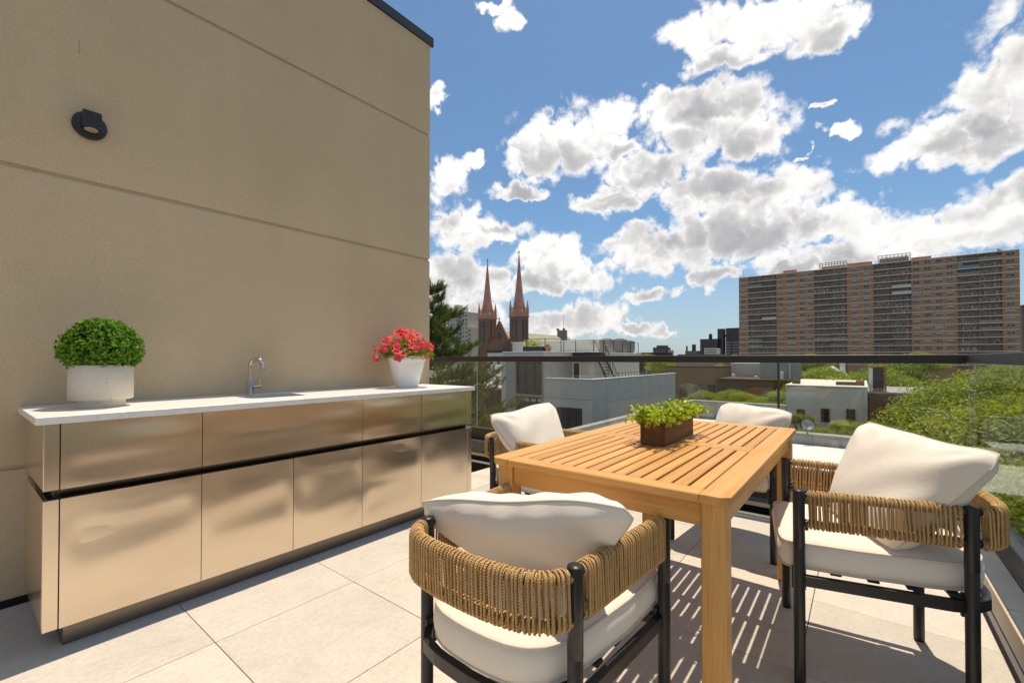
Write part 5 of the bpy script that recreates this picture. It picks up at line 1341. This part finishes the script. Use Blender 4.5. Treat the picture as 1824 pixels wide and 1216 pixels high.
for a in ((47, 9.9, -2.9, .40, 0, 'small yellow green tree in front of the brown brick wall', G2), (45, 8.2, -2.8, .38, 1, 'low bushy tree left of the dark wall behind the pillow', G2), (50, 13.2, -3.3, .40, 0, 'small garden tree under the three tan brick windows', G2), (43, 6.6, -3.1, .36, 1, 'small garden tree beside the brown brick building', G2),
          (37, 3.35, -3.2, .20, 2, 'thin young tree before the left window of the grey sided house', G2), (36, 0.9, -3.4, .22, 0, 'bush under the right window of the grey sided house', G2), (34.5, -.25, -3.3, .30, 1, 'leafy bush at the right corner of the grey sided house', G2), (33, 2.3, -3.7, .26, 1, 'low shrub tree between the roof parapet and grey sided house', G2)): tree(*a)
for (x, y, zc, s_, kd, lab) in ((120, 42, -1.2, 1.1, 0, 'far green tree under the handrail, left of the tan building'), (150, 30, -1.0, 1.3, 1, 'far green tree behind the roofs under the skyline'), (180, 70, .5, 1.2, 1, 'distant green tree at the foot of the skyline'), (170, 12, -1.0, 1.4, 0, 'far tree at the left foot of the brick tower'), (190, -14, -.5, 1.6, 1, 'far tree at the middle foot of the brick tower')): tree(x, y, zc, s_, kd, lab, 'distant trees at the foot of the skyline')
# shrub rising close behind the side railing
shr = thing('roof_shrub', 'bright shrub beyond the side railing near the white roof', 'shrub', (14.3, -2.3, -2.3))
P = unit(rs.normal(0, 1, (2600, 3))) * rs.uniform(.4, 1, (2600, 1)) * np.array([2.0, 1.1, .7]) + np.array([0, 0, .55]); V, Fq = leaves(rs, P, unit(rs.normal(0, 1, (2600, 3)) + [0, 0, .8]), .13, .06)
link('foliage', npmesh('foliage', V, Fq, 'tree_leaf'), shr); MB().tube([(0, 0, 0), (.1, 0, .5), (.3, .1, .9)], [.04, .03, .01], 5).build('stem', 'bark', shr)

# ---------------- pine by the far corner
pn = thing('pine_tree', 'dark pine tree with upturned needle tufts beside the wall corner', 'pine tree', (9.6, 11.15, ZG))
rp_ = np.random.default_rng(21); bk_ = MB(); VV, FF, off = [], [], 0
bk_.tube([(0, 0, 0), (0.05, 0, 8), (0, .05, 13), (0, 0, 16.8)], [.2, .15, .07, .015], 8)
def needles(P_, D_, n, L_, sp):
    global off
    k = len(P_); P2 = np.repeat(P_, n, 0); D2 = np.repeat(D_, n, 0)
    d_ = unit(D2 + rp_.normal(0, sp, D2.shape)); s_ = unit(np.cross(d_, rp_.normal(0, 1, d_.shape))) * .0055
    l_ = (L_ * rp_.uniform(.7, 1.2, len(d_)))[:, None]; b_ = P2 + rp_.normal(0, .012, P2.shape)
    V = np.stack([b_ - s_, b_ + s_, b_ + d_ * l_ + s_ * .3, b_ + d_ * l_ - s_ * .3], 1).reshape(-1, 3); o_ = np.arange(len(d_))[:, None] * 4
    VV.append(V); FF.append(o_ + np.array([[0, 1, 2, 3]]) + off); off += len(V)
zb_ = 9.0
while zb_ < 16.4:
    h_ = 16.8 - zb_; nb = 8 if h_ > 1.2 else 5
    for q in range(nb):
        a = rp_.uniform(0, 6.28); L_ = min(3.4, 0.36 + 0.52 * h_ ** 1.1) * rp_.uniform(.7, 1.1)
        dx, dy = math.cos(a), math.sin(a); pts = []
        for t_ in np.linspace(0, 1, 7): pts.append((dx * L_ * t_, dy * L_ * t_, zb_ + L_ * (-.10 * t_ + .30 * t_ ** 3)))
        pts = np.array(pts); bk_.tube([tuple(p_) for p_ in pts], [.035, .03, .026, .02, .016, .012, .008], 4, caps=False)
        tips, dirs = [], []
        for k in range(int(8 + 9 * L_)):
            t_ = rp_.uniform(.3, 1.0); b_ = np.array([np.interp(t_, np.linspace(0, 1, 7), pts[:, i]) for i in range(3)])
            dv = unit(np.array([[dx * .8 + rp_.normal(0, .6), dy * .8 + rp_.normal(0, .6), .75 + rp_.uniform(0, .5)]]))[0]; l_ = rp_.uniform(.16, .42)
            bk_.tube([tuple(b_), tuple(b_ + dv * l_)], [.007, .004], 3, caps=False)
            for s_ in np.linspace(.25, 1, 5): tips.append(b_ + dv * l_ * s_); dirs.append(dv)
        needles(np.array(tips), np.array(dirs), 13, .115, .55)
    zb_ += .26 + .02 * h_
tips = [(0, 0, z) for z in np.linspace(15.9, 16.9, 9)]; needles(np.array(tips), np.tile([[0, 0, 1.0]], (9, 1)), 20, .12, .6)
link('crown', npmesh('crown', np.concatenate(VV), np.concatenate(FF), 'pine_needle'), pn); bk_.build('trunk', 'bark', pn)
